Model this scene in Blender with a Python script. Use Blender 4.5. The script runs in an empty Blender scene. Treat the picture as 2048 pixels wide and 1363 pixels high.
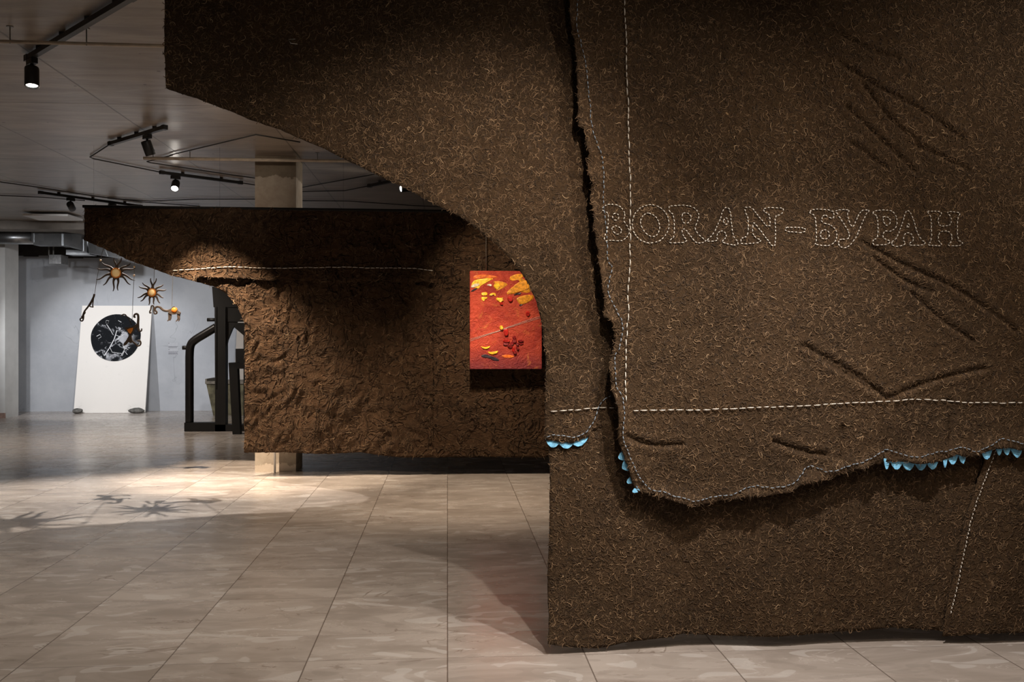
import bpy, bmesh, math, random
import numpy as np
from mathutils import Vector, Matrix, noise, kdtree
from mathutils.geometry import delaunay_2d_cdt
random.seed(7)
sc = bpy.context.scene
COL = sc.collection
PI = math.pi
# ------------------------------------------------------------------ camera
F = 1850.0; HOR = 675.0; CZ = 1.38
YAW = math.atan2(129.0, F)
SA, CA = math.sin(YAW), math.cos(YAW)
cam_d = bpy.data.cameras.new('camera'); cam = bpy.data.objects.new('camera', cam_d); COL.objects.link(cam)
cam.location = (0, 0, CZ); cam.rotation_euler = (PI/2, 0, -YAW)
cam_d.sensor_width = 36.0; cam_d.lens = F*36.0/2048.0
cam_d.shift_y = -(681.5-HOR)/2048.0
cam_d.clip_start = 0.05; cam_d.clip_end = 100
sc.camera = cam
def ray(px, py):
    u = (px-1024.0)/F; v = (HOR-py)/F
    return Vector((SA+u*CA, CA-u*SA, v))
def at(px, py, Y):
    d = ray(px, py); t = Y/d.y
    return Vector((d.x*t, Y, CZ+d.z*t))
def on_z(px, py, z):
    d = ray(px, py); t = (z-CZ)/d.z
    return Vector((d.x*t, d.y*t, z))
# ------------------------------------------------------------------ objects
OFF = {}
def link(name, me, parent=None):
    o = bpy.data.objects.new(name, me); COL.objects.link(o)
    if parent is not None:
        o.parent = parent
    return o
def thing(name, label, cat, loc, group=None):
    o = link(name, None); o.location = loc; o.empty_display_size = .1
    o['label'] = label; o['category'] = cat
    if group: o['group'] = group
    OFF[o.name] = Vector(loc)
    return o
def tag(o, label, cat, group=None):
    o['label'] = label; o['category'] = cat
    if group: o['group'] = group
    return o
def mk(name, V, Fc, mat, parent=None, smooth=False, kind=None):
    V = [Vector(v) for v in V]
    if parent is not None:
        off = OFF[parent.name]
    else:
        xs = [v.x for v in V]; ys = [v.y for v in V]; zs = [v.z for v in V]
        off = Vector(((min(xs)+max(xs))/2, (min(ys)+max(ys))/2, min(zs)))
    me = bpy.data.meshes.new(name)
    me.from_pydata([v-off for v in V], [], Fc); me.update()
    bm = bmesh.new(); bm.from_mesh(me)
    bmesh.ops.recalc_face_normals(bm, faces=bm.faces)
    bm.to_mesh(me); bm.free()
    if smooth:
        for p in me.polygons: p.use_smooth = True
    if mat: me.materials.append(mat)
    o = link(name, me, parent)
    if parent is None: o.location = off
    OFF[o.name] = off
    if kind: o['kind'] = kind
    return o
class MB:
    def __init__(s): s.V = []; s.F = []
    def add(s, V, Fc):
        n = len(s.V); s.V += [Vector(v) for v in V]; s.F += [tuple(i+n for i in f) for f in Fc]; return s
    def box(s, a, b, M=None):
        x0, y0, z0 = a; x1, y1, z1 = b
        V = [Vector(p) for p in ((x0,y0,z0),(x1,y0,z0),(x1,y1,z0),(x0,y1,z0),(x0,y0,z1),(x1,y0,z1),(x1,y1,z1),(x0,y1,z1))]
        if M is not None: V = [M@v for v in V]
        return s.add(V, [(0,3,2,1),(4,5,6,7),(0,1,5,4),(1,2,6,5),(2,3,7,6),(3,0,4,7)])
    def bar(s, a, b, w, h, up=(0,0,1)):
        a = Vector(a); b = Vector(b); d = (b-a); L = d.length; d.normalize()
        x = d.cross(Vector(up)); 
        if x.length < 1e-4: x = d.cross(Vector((0,1,0)))
        x.normalize(); y = x.cross(d)
        M = Matrix((( x.x, d.x, y.x, a.x), (x.y, d.y, y.y, a.y), (x.z, d.z, y.z, a.z), (0,0,0,1)))
        return s.box((-w/2, 0, -h/2), (w/2, L, h/2), M)
    def tube(s, pts, r, n=8, sq=1.0):
        pts = [Vector(p) for p in pts]
        rs = r if isinstance(r, (list, tuple)) else [r]*len(pts)
        base = len(s.V); prev = None
        for i, p in enumerate(pts):
            t = (pts[min(i+1, len(pts)-1)]-pts[max(i-1, 0)])
            t = t.normalized() if t.length > 1e-9 else Vector((0,0,1))
            if prev is None:
                ref = Vector((0,1,0)) if abs(t.y) < .9 else Vector((1,0,0))
                x = t.cross(ref).normalized()
            else:
                x = (prev - t*prev.dot(t)).normalized()
            prev = x; y = t.cross(x)
            for k in range(n):
                a = 2*PI*k/n
                s.V.append(p + x*math.cos(a)*rs[i] + y*math.sin(a)*rs[i]*sq)
        for i in range(len(pts)-1):
            for k in range(n):
                a = base+i*n+k; b = base+i*n+(k+1) % n
                s.F.append((a, b, b+n, a+n))
        s.F.append(tuple(base+k for k in range(n))[::-1])
        s.F.append(tuple(base+(len(pts)-1)*n+k for k in range(n)))
        return s
    def lathe(s, prof, c, axis=(0,0,1), n=20):
        # prof: (radius, height) pairs along axis from c
        c = Vector(c); ax = Vector(axis).normalized()
        x = ax.cross(Vector((0,1,0)) if abs(ax.y) < .9 else Vector((1,0,0))).normalized(); y = ax.cross(x)
        base = len(s.V)
        for r, h in prof:
            for k in range(n):
                a = 2*PI*k/n
                s.V.append(c+ax*h+(x*math.cos(a)+y*math.sin(a))*max(r, 1e-4))
        for i in range(len(prof)-1):
            for k in range(n):
                a = base+i*n+k; b = base+i*n+(k+1) % n
                s.F.append((a, b, b+n, a+n))
        s.F.append(tuple(base+k for k in range(n))[::-1])
        s.F.append(tuple(base+(len(prof)-1)*n+k for k in range(n)))
        return s
    def prism(s, pts, ext):
        # pts: loop of 3-D points, ext: extrusion vector
        n = len(pts); e = Vector(ext); pts = [Vector(p) for p in pts]
        V = pts + [p+e for p in pts]
        Fc = [tuple(range(n)), tuple(range(n, 2*n))[::-1]]
        Fc += [(i, i+n, (i+1) % n+n, (i+1) % n) for i in range(n)]
        return s.add(V, Fc)
    def ball(s, c, r, sx=1, sy=1, sz=1, n=12, m=8):
        c = Vector(c); base = len(s.V)
        s.V.append(c+Vector((0,0,r*sz)))
        for j in range(1, m):
            th = PI*j/m
            for k in range(n):
                a = 2*PI*k/n
                s.V.append(c+Vector((r*sx*math.sin(th)*math.cos(a), r*sy*math.sin(th)*math.sin(a), r*sz*math.cos(th))))
        s.V.append(c-Vector((0,0,r*sz)))
        for k in range(n): s.F.append((base, base+1+k, base+1+(k+1) % n))
        for j in range(m-2):
            for k in range(n):
                a = base+1+j*n+k; b = base+1+j*n+(k+1) % n
                s.F.append((a, a+n, b+n, b))
        e = base+1+(m-2)*n; l = len(s.V)-1
        for k in range(n): s.F.append((l, e+(k+1) % n, e+k))
        return s
    def build(s, name, mat, parent=None, smooth=False, kind=None):
        return mk(name, s.V, s.F, mat, parent, smooth, kind)
# ------------------------------------------------------------------ materials
class NT:
    def __init__(s, name, rough=.6, spec=.5, metal=0.0):
        s.m = bpy.data.materials.new(name); s.m.use_nodes = True
        s.t = s.m.node_tree; s.N = s.t.nodes; s.b = s.N['Principled BSDF']
        s.b.inputs['Roughness'].default_value = rough
        s.b.inputs['Specular IOR Level'].default_value = spec
        s.b.inputs['Metallic'].default_value = metal
    def L(s, a, b): s.t.links.new(a, b)
    def setin(s, sock, v):
        if hasattr(v, 'links') or hasattr(v, 'is_linked'): s.L(v, sock)
        else: sock.default_value = v
    def coord(s, which='Object', scale=(1,1,1), loc=(0,0,0)):
        c = s.N.new('ShaderNodeTexCoord'); mp = s.N.new('ShaderNodeMapping')
        mp.inputs['Scale'].default_value = scale; mp.inputs['Location'].default_value = loc
        s.L(c.outputs[which], mp.inputs['Vector']); return mp.outputs['Vector']
    def pos(s, scale=(1,1,1), loc=(0,0,0)):
        c = s.N.new('ShaderNodeNewGeometry'); mp = s.N.new('ShaderNodeMapping')
        mp.inputs['Scale'].default_value = scale; mp.inputs['Location'].default_value = loc
        s.L(c.outputs['Position'], mp.inputs['Vector']); return mp.outputs['Vector']
    def noise(s, vec, scale, detail=2, rough=.5, dist=0.0, out='Fac'):
        n = s.N.new('ShaderNodeTexNoise'); s.L(vec, n.inputs['Vector'])
        n.inputs['Scale'].default_value = scale; n.inputs['Detail'].default_value = detail
        n.inputs['Roughness'].default_value = rough; n.inputs['Distortion'].default_value = dist
        return n.outputs[out]
    def voro(s, vec, scale, feature='F1', out='Distance', rnd=1.0):
        n = s.N.new('ShaderNodeTexVoronoi'); n.feature = feature; s.L(vec, n.inputs['Vector'])
        n.inputs['Scale'].default_value = scale; n.inputs['Randomness'].default_value = rnd
        return n.outputs[out]
    def math(s, op, a, b=0.0, c=0.0, clamp=False):
        n = s.N.new('ShaderNodeMath'); n.operation = op; n.use_clamp = clamp
        s.setin(n.inputs[0], a); s.setin(n.inputs[1], b); s.setin(n.inputs[2], c)
        return n.outputs[0]
    def ss(s, x, lo, hi, a=0.0, b=1.0):
        n = s.N.new('ShaderNodeMapRange'); n.interpolation_type = 'SMOOTHSTEP'
        s.setin(n.inputs['Value'], x)
        n.inputs['From Min'].default_value = lo; n.inputs['From Max'].default_value = hi
        n.inputs['To Min'].default_value = a; n.inputs['To Max'].default_value = b
        return n.outputs['Result']
    def mix(s, f, a, b, mode='MIX'):
        n = s.N.new('ShaderNodeMix'); n.data_type = 'RGBA'; n.blend_type = mode
        s.setin(n.inputs[0], f)
        for k, v in ((6, a), (7, b)):
            if isinstance(v, (tuple, list)): n.inputs[k].default_value = (*v[:3], 1)
            else: s.L(v, n.inputs[k])
        return n.outputs[2]
    def sep(s, vec):
        n = s.N.new('ShaderNodeSeparateXYZ'); s.L(vec, n.inputs[0]); return n.outputs
    def vadd(s, a, b, sc_=1.0):
        n = s.N.new('ShaderNodeVectorMath'); n.operation = 'MULTIPLY_ADD'
        s.L(b, n.inputs[0]); n.inputs[1].default_value = (sc_, sc_, sc_); s.L(a, n.inputs[2]); return n.outputs[0]
    def base(s, v):
        if isinstance(v, (tuple, list)): s.b.inputs['Base Color'].default_value = (*v[:3], 1)
        else: s.L(v, s.b.inputs['Base Color'])
    def bump(s, h, strength=.5, dist=.01):
        n = s.N.new('ShaderNodeBump'); n.inputs['Strength'].default_value = strength; n.inputs['Distance'].default_value = dist
        s.L(h, n.inputs['Height']); s.L(n.outputs[0], s.b.inputs['Normal'])
def ridge(M, vec, scale, w, dist=1.2, detail=1.0):
    n = M.noise(vec, scale, detail, .5, dist)
    a = M.math('ABSOLUTE', M.math('SUBTRACT', n, .5))
    return M.ss(a, 0.0, w, 1.0, 0.0)
def simple(name, col, rough=.6, var=.25, scale=20, spec=.5, metal=0.0, bump=0.0, bdist=.003, stretch=(1,1,1)):
    M = NT(name, rough, spec, metal)
    v = M.coord('Object', stretch)
    n = M.noise(v, scale, 4, .6)
    M.base(M.mix(M.ss(n, .3, .7), tuple(c*(1-var) for c in col), tuple(c*(1+var) for c in col)))
    if bump: M.bump(M.noise(v, scale*3, 4, .6), bump, bdist)
    return M.m
def felt_mat(name, folds=False, tint=(1,1,1)):
    M = NT(name, .92, .15)
    v = M.coord('Object')
    wv = M.noise(v, 7.0, 2, .5, 0, 'Color')
    p = M.vadd(v, wv, .09)
    r1 = ridge(M, p, 26, .028, 1.6)
    p2 = M.vadd(M.coord('Object', loc=(7.3, 2.1, 4.4)), M.noise(v, 11, 2, .5, 0, 'Color'), .07)
    r2 = ridge(M, p2, 44, .032, 1.2)
    mask = M.ss(M.noise(v, 19, 2, .5), .42, .62)
    mask2 = M.ss(M.noise(p2, 23, 2, .5), .40, .60)
    fib = M.math('MAXIMUM', M.math('MULTIPLY', r1, mask), M.math('MULTIPLY', M.math('MULTIPLY', r2, mask2), .8))
    fine = M.noise(v, 170, 4, .7)
    lump = M.noise(p, 12, 3, .55)
    big = M.noise(v, 2.2, 4, .6)
    t = tint
    c0 = (.020*t[0], .0130*t[1], .0078*t[2]); c1 = (.062*t[0], .041*t[1], .0250*t[2])
    col = M.mix(M.ss(fine, .3, .7), c0, c1)
    col = M.mix(M.math('MULTIPLY', M.ss(big, .35, .7), .45), col, (.080*t[0], .050*t[1], .028*t[2]))
    fc = M.mix(M.ss(M.noise(v, 33, 2), .35, .65), (.10*t[0], .066*t[1], .040*t[2]), (.24*t[0], .175*t[1], .115*t[2]))
    col = M.mix(M.math('MULTIPLY', fib, .62), col, fc)
    # light flecks of straw and hair caught in the wool
    sp = M.voro(p, 26, 'F1', 'Distance'); 
    rnd = M.sep(M.voro(p, 26, 'F1', 'Color'))[0]
    fleck = M.math('MULTIPLY', M.ss(sp, .07, .13, 1, 0), M.math('GREATER_THAN', rnd, .78))
    col = M.mix(M.math('MULTIPLY', fleck, .8), col, (.30, .19, .10))
    M.base(col)
    h = M.math('MULTIPLY', fib, .55)
    h = M.math('ADD', h, M.math('MULTIPLY', fine, .28))
    h = M.math('ADD', h, M.math('MULTIPLY', lump, 1.1))
    if folds:
        vf = M.coord('Object', (1.0, 1, .42))
        f1 = ridge(M, M.vadd(vf, M.noise(v, 3.5, 2, .5, 0, 'Color'), .22), 6.5, .05, .9)
        f2 = ridge(M, M.vadd(M.coord('Object', (.55, 1, 1.25), (3, 3, 3)), M.noise(v, 5, 2, .5, 0, 'Color'), .16), 8.5, .05, .9)
        fm = M.ss(M.noise(v, 2.6, 2), .38, .6)
        h = M.math('ADD', h, M.math('MULTIPLY', f1, M.math('MULTIPLY', fm, 2.9)))
        h = M.math('ADD', h, M.math('MULTIPLY', f2, 1.7))
    M.bump(h, 1.0, .016 if not folds else .040)
    return M.m
FELT = felt_mat('brown_felt', False, (1.0, .92, .80))
FELT_F = felt_mat('brown_felt_creased', True, (1.30, 1.10, .95))
THREAD_W = simple('white_thread', (.62, .58, .52), .8, .15, 60)
THREAD_B = simple('grey_blue_thread', (.20, .25, .31), .8, .3, 60)
BLUE = simple('blue_felt', (.20, .52, .80), .9, .3, 45, .2, bump=.5)
BLACK = simple('black_metal', (.012, .012, .012), .45, .2, 30)
BLACKW = simple('black_timber', (.006, .0056, .0053), .5, .4, 8, bump=.3, stretch=(1, 1, .2))
STEEL = simple('wire_steel', (.25, .24, .22), .35, .2, 40, metal=.8)
CABLE = simple('black_cable', (.015, .014, .013), .6, .2, 30)
DULL = simple('dull_line', (.02, .019, .018), .95, .1, 30, 0)
CREAM = simple('cream_conduit', (.50, .42, .33), .5, .15, 12)
WALLM = NT('painted_plaster', .75, .3)
_v = WALLM.pos()
_n1 = WALLM.noise(_v, 1.3, 5, .62); _n2 = WALLM.noise(_v, 9, 4, .6)
_c = WALLM.mix(WALLM.ss(_n1, .35, .68), (.40, .415, .445), (.47, .485, .51))
_cr = ridge(WALLM, _v, 1.1, .006, .9, 3.0)
_cm = WALLM.ss(WALLM.noise(_v, .9, 2), .52, .66)
_c = WALLM.mix(WALLM.math('MULTIPLY', WALLM.math('MULTIPLY', _cr, _cm), .45), _c, (.18, .19, .21))
WALLM.base(_c); WALLM.bump(_n2, .25, .01); WALL = WALLM.m
WHITEW = simple('white_plaster', (.60, .60, .585), .75, .06, 3, .3)
DARKW = simple('dark_strip', (.045, .041, .037), .85, .35, 3, .2)
# floor tiles -------------------------------------------------------
TX, TY, YB = .5985, .628, F*CZ/589.6/CA
FM = NT('polished_tile', .3, .36)
p = FM.pos(); x, y, z = FM.sep(p)
yy = FM.math('SUBTRACT', y, FM.math('MULTIPLY', FM.math('LESS_THAN', y, YB), .288))
fx = FM.math('ABSOLUTE', FM.math('SUBTRACT', FM.math('FRACT', FM.math('ADD', FM.math('DIVIDE', x, TX), 50.5)), .5))
fy = FM.math('ABSOLUTE', FM.math('SUBTRACT', FM.math('FRACT', FM.math('ADD', FM.math('DIVIDE', FM.math('SUBTRACT', yy, YB), TY), 50.5)), .5))
gx = FM.ss(fx, .003, .0065, 1, 0); gy = FM.ss(fy, .0018, .0048, 1, 0)
ix = FM.math('FLOOR', FM.math('ADD', FM.math('DIVIDE', x, TX), 50)); iy = FM.math('FLOOR', FM.math('ADD', FM.math('DIVIDE', FM.math('SUBTRACT', yy, YB), TY), 50))
cmb = FM.N.new('ShaderNodeCombineXYZ'); FM.L(ix, cmb.inputs[0]); FM.L(iy, cmb.inputs[1])
wn = FM.N.new('ShaderNodeTexWhiteNoise'); wn.noise_dimensions = '3D'; FM.L(cmb.outputs[0], wn.inputs['Vector'])
pt = FM.vadd(p, wn.outputs['Color'], 6.0)
ps = FM.N.new('ShaderNodeMapping'); ps.inputs['Scale'].default_value = (.55, 1.25, 1); FM.L(pt, ps.inputs['Vector']); pt = ps.outputs['Vector']
cl = FM.noise(pt, 3.0, 5, .6, .8)
col = FM.mix(FM.ss(cl, .32, .68), (.275, .236, .205), (.375, .332, .298))
flat = FM.noise(pt, 4.5, 1, .5, 1.6)
col = FM.mix(FM.math('MULTIPLY', FM.ss(flat, .595, .615), .40), col, (.24, .208, .182))
col = FM.mix(FM.math('MULTIPLY', FM.ss(flat, .375, .355), .45), col, (.50, .475, .45))
vein = FM.math('MULTIPLY', ridge(FM, pt, 2.4, .008, 1.3, 5.0), FM.ss(FM.noise(pt, 3.1, 2), .47, .62))
col = FM.mix(FM.math('MULTIPLY', vein, .8), col, (.16, .12, .095))
vein2 = FM.math('MULTIPLY', ridge(FM, pt, 6.5, .018, 1.6, 4.0), FM.ss(FM.noise(pt, 5.1, 2), .5, .62))
col = FM.mix(FM.math('MULTIPLY', vein2, .45), col, (.52, .48, .44))
col = FM.mix(FM.math('MULTIPLY', FM.math('SUBTRACT', FM.sep(wn.outputs['Color'])[0], .5), .16), col, (.6, .56, .52))
g = FM.math('MAXIMUM', FM.math('MULTIPLY', gx, .75), FM.math('MULTIPLY', gy, .55))
col = FM.mix(g, col, (.07, .05, .038)); FM.base(col)
FM.L(FM.ss(cl, .3, .7, .20, .30), FM.b.inputs['Roughness'])
FM.bump(FM.math('ADD', FM.math('MULTIPLY', cl, .5), FM.math('MULTIPLY', g, -1.0)), .12, .004)
FLOORM = FM.m
# ceiling -----------------------------------------------------------
CM = NT('board_marked_concrete', .33, .5)
p = CM.pos(); x, y, z = CM.sep(p)
fx = CM.math('ABSOLUTE', CM.math('SUBTRACT', CM.math('FRACT', CM.math('ADD', CM.math('DIVIDE', CM.math('ADD', x, 2.73), 1.2), 50.5)), .5))
fy = CM.math('ABSOLUTE', CM.math('SUBTRACT', CM.math('FRACT', CM.math('ADD', CM.math('DIVIDE', CM.math('SUBTRACT', y, 7.6), 2.4), 50.5)), .5))
sx = CM.ss(fx, .0035, .008, 1, 0); sy = CM.ss(fy, .002, .006, 1, 0)
gr = CM.noise(CM.pos((.5, 2.2, 1)), 2.6, 7, .68, .9)
bl = CM.noise(p, .8, 4, .6)
col = CM.mix(CM.ss(gr, .3, .7), (.185, .155, .128), (.320, .274, .232))
col = CM.mix(CM.math('MULTIPLY', CM.ss(bl, .45, .7), .5), col, (.19, .168, .148))
ho = CM.voro(CM.pos((1, 1.0, 1)), 5.5, 'F1', 'Distance'); hr = CM.sep(CM.voro(p, 5.5, 'F1', 'Color'))[0]
pit = CM.math('MULTIPLY', CM.ss(ho, .06, .09, 1, 0), CM.math('GREATER_THAN', hr, .7))
col = CM.mix(pit, col, (.05, .038, .03))
seam = CM.math('MAXIMUM', sx, CM.math('MULTIPLY', sy, .7))
col = CM.mix(CM.math('MULTIPLY', seam, .8), col, (.075, .06, .05))
CM.base(col)
hh = CM.math('ADD', CM.math('MULTIPLY', gr, .6), CM.math('MULTIPLY', CM.noise(CM.pos((.5, 1.6, 1)), 1.4, 3, .5), 3.0))
CM.bump(CM.math('SUBTRACT', hh, seam), .30, .012)
CEILM = CM.m
# column ------------------------------------------------------------
KM = NT('patched_plaster', .85, .25)
p = KM.pos(); z = KM.sep(p)[2]
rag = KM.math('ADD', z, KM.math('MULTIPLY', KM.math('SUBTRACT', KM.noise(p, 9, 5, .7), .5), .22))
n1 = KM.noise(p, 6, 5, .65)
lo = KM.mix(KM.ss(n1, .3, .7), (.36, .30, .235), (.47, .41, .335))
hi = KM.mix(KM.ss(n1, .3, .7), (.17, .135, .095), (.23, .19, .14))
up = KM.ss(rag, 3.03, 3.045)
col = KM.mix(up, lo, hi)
dn = KM.ss(rag, .075, .065)
col = KM.mix(dn, col, (.62, .54, .45))
KM.base(col); KM.bump(KM.math('SUBTRACT', KM.math('MULTIPLY', n1, .8), KM.math('MULTIPLY', up, .5)), .5, .015)
COLM = KM.m
# ------------------------------------------------------------------ room
X0, X1, YN, YF, ZC = -9.2, 6.2, -2.6, 17.9, 3.25
def struct(o): o['kind'] = 'structure'; return o
struct(MB().box((X0, YN, -.1), (X1, YF, 0)).build('floor', FLOORM))
struct(MB().box((X0, YN, ZC), (X1, YF, ZC+.1)).build('ceiling', CEILM))
struct(MB().box((X0-.15, YF, -.1), (X1+.15, YF+.15, ZC+.1)).build('wall_back', WALL))
struct(MB().box((X0-.15, YN-.15, -.1), (X1+.15, YN, ZC+.1)).build('wall_front', WHITEW))
struct(MB().box((X0-.15, YN, -.1), (X0, YF, ZC+.1)).build('wall_left', WHITEW))
struct(MB().box((X1, YN, -.1), (X1+.15, YF, ZC+.1)).build('wall_right', WHITEW))
pe = at(10, 835, 16.45)
struct(MB().box((X0, 16.45, 0), (pe.x, 16.95, ZC)).build('wall_return', WHITEW))
struct(MB().box((X0, 16.435, 0), (pe.x+.012, 16.45, .09)).build('baseboard_return', simple('faded_skirting', (.33, .22, .18), .6)))
# dark strip with a stepped lower edge at the head of the back wall
wt = at(100, 514, YF).z
mb = MB()
pts = [(X0, ZC), (X1, ZC)]
low = [(X1, wt)]
xx = X1
while xx > -8.6:
    xx -= random.uniform(.25, .8); low += [(xx, low[-1][1]), (xx, wt+random.uniform(-.03, .05))]
low.append((X0, low[-1][1]))
mb.prism([(a, YF-.012, b) for a, b in pts+low], (0, .011, 0))
struct(mb.build('trim_1', DARKW))
zb = at(90, 458, 15.3).z
struct(MB().box((X0, 15.3, zb), (X1, 15.7, ZC)).build('trim_2', simple('beam_concrete', (.19, .17, .15), .7, .25, 2, .3)))
# concrete column
c0 = at(510, 943, 9.68); c1 = at(592, 943, 9.68)
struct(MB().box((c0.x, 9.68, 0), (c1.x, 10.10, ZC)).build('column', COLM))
# white pipe in front of the column foot
cp = MB().tube([(at(549.5, 940, 9.62).x, 9.62, 0), (at(549.5, 940, 9.62).x, 9.62, 2.1)], .012, 10).build('conduit_pipe', simple('white_pipe', (.90, .88, .85), .35, .05), smooth=True)
tag(cp, 'thin white upright pipe running down the front of the concrete column', 'pipe')
# ------------------------------------------------------------------ felt tools
def resample(pts, step):
    out = []
    for a, b in zip(pts[:-1], pts[1:]):
        n = max(1, int((b-a).length/step))
        for k in range(n): out.append(a+(b-a)*(k/n))
    out.append(pts[-1]); return out
def smooth_line(pts, it=2):
    for _ in range(it):
        q = [pts[0]]
        for a, b in zip(pts[:-1], pts[1:]):
            q += [a*.75+b*.25, a*.25+b*.75]
        q.append(pts[-1]); pts = q
    return pts
def P2(pxs, Y):
    return [Vector((v.x, v.z)) for v in (at(a, b, Y) for a, b in pxs)]
def inside(pt, poly):
    x, y = pt; c = False; j = len(poly)-1
    for i in range(len(poly)):
        xi, yi = poly[i]; xj, yj = poly[j]
        if (yi > y) != (yj > y) and x < (xj-xi)*(y-yi)/(yj-yi)+xi: c = not c
        j = i
    return c
def sheet(name, loop, Y, disp, grid, mat, parent, thick=.009, jit=.003, jfreq=40, label=None):
    """cloth cut to a closed outline in the x-z plane at depth Y; disp(x,z) is added to y"""
    lp = resample(loop+[loop[0]], grid*.8)[:-1]
    q = []
    n = len(lp)
    for i, v in enumerate(lp):
        t = (lp[(i+1) % n]-lp[i-1]); t = Vector((-t.y, t.x)); t = t.normalized() if t.length > 1e-9 else t
        j = noise.noise(Vector((v.x*jfreq, Y*3, v.y*jfreq)))*jit + noise.noise(Vector((v.x*jfreq*.3, Y*3, v.y*jfreq*.3)))*jit
        q.append(v+t*j)
    lp = q
    xs = [v.x for v in lp]; zs = [v.y for v in lp]
    kd = kdtree.KDTree(n)
    for i, v in enumerate(lp): kd.insert((v.x, v.y, 0), i)
    kd.balance()
    # row-wise inside test
    vin = []
    z = min(zs)+grid*.5
    while z < max(zs):
        cr = []
        for i in range(n):
            a, b = lp[i-1], lp[i]
            if (a.y > z) != (b.y > z): cr.append(a.x+(b.x-a.x)*(z-a.y)/(b.y-a.y))
        cr.sort()
        for a, b in zip(cr[0::2], cr[1::2]):
            k = math.ceil(a/grid)
            while k*grid < b:
                X = k*grid+(.5*grid if int(z/grid) % 2 else 0)*.6
                if X < b and kd.find((X, z, 0))[2] > grid*.55: vin.append(Vector((X, z)))
                k += 1
        z += grid
    V2 = lp+vin
    ed = [(i, (i+1) % n) for i in range(n)]
    r = delaunay_2d_cdt(V2, ed, [tuple(range(n))], 1, 1e-5)
    V = [Vector((v.x, Y+disp(v.x, v.y), v.y)) for v in r[0]]
    o = mk(name, V, [tuple(f) for f in r[2]], mat, parent, True)
    # make the faces look at the camera side (-y)
    me = o.data
    if sum(pp.normal.y*pp.area for pp in me.polygons) > 0: me.flip_normals()
    md = o.modifiers.new('thickness', 'SOLIDIFY'); md.thickness = thick; md.offset = -1
    if label: o['label'] = label
    return o
HAIR = NT('wool_fibre', .75, .25)
_g = HAIR.N.new('ShaderNodeNewGeometry'); _rp = HAIR.N.new('ShaderNodeValToRGB'); HAIR.L(_g.outputs['Random Per Island'], _rp.inputs[0])
_e = _rp.color_ramp.elements
_e[0].position = 0; _e[0].color = (.028, .017, .0095, 1); _e[1].position = 1; _e[1].color = (.32, .22, .13, 1)
for _p, _c in ((.35, (.054, .032, .016, 1)), (.7, (.105, .063, .032, 1)), (.92, (.145, .090, .049, 1)), (.985, (.20, .128, .070, 1))):
    q_ = _e.new(_p); q_.color = _c
HAIR.base(_rp.outputs[0]); HAIR = HAIR.m
RNG = np.random.default_rng(11)
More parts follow.
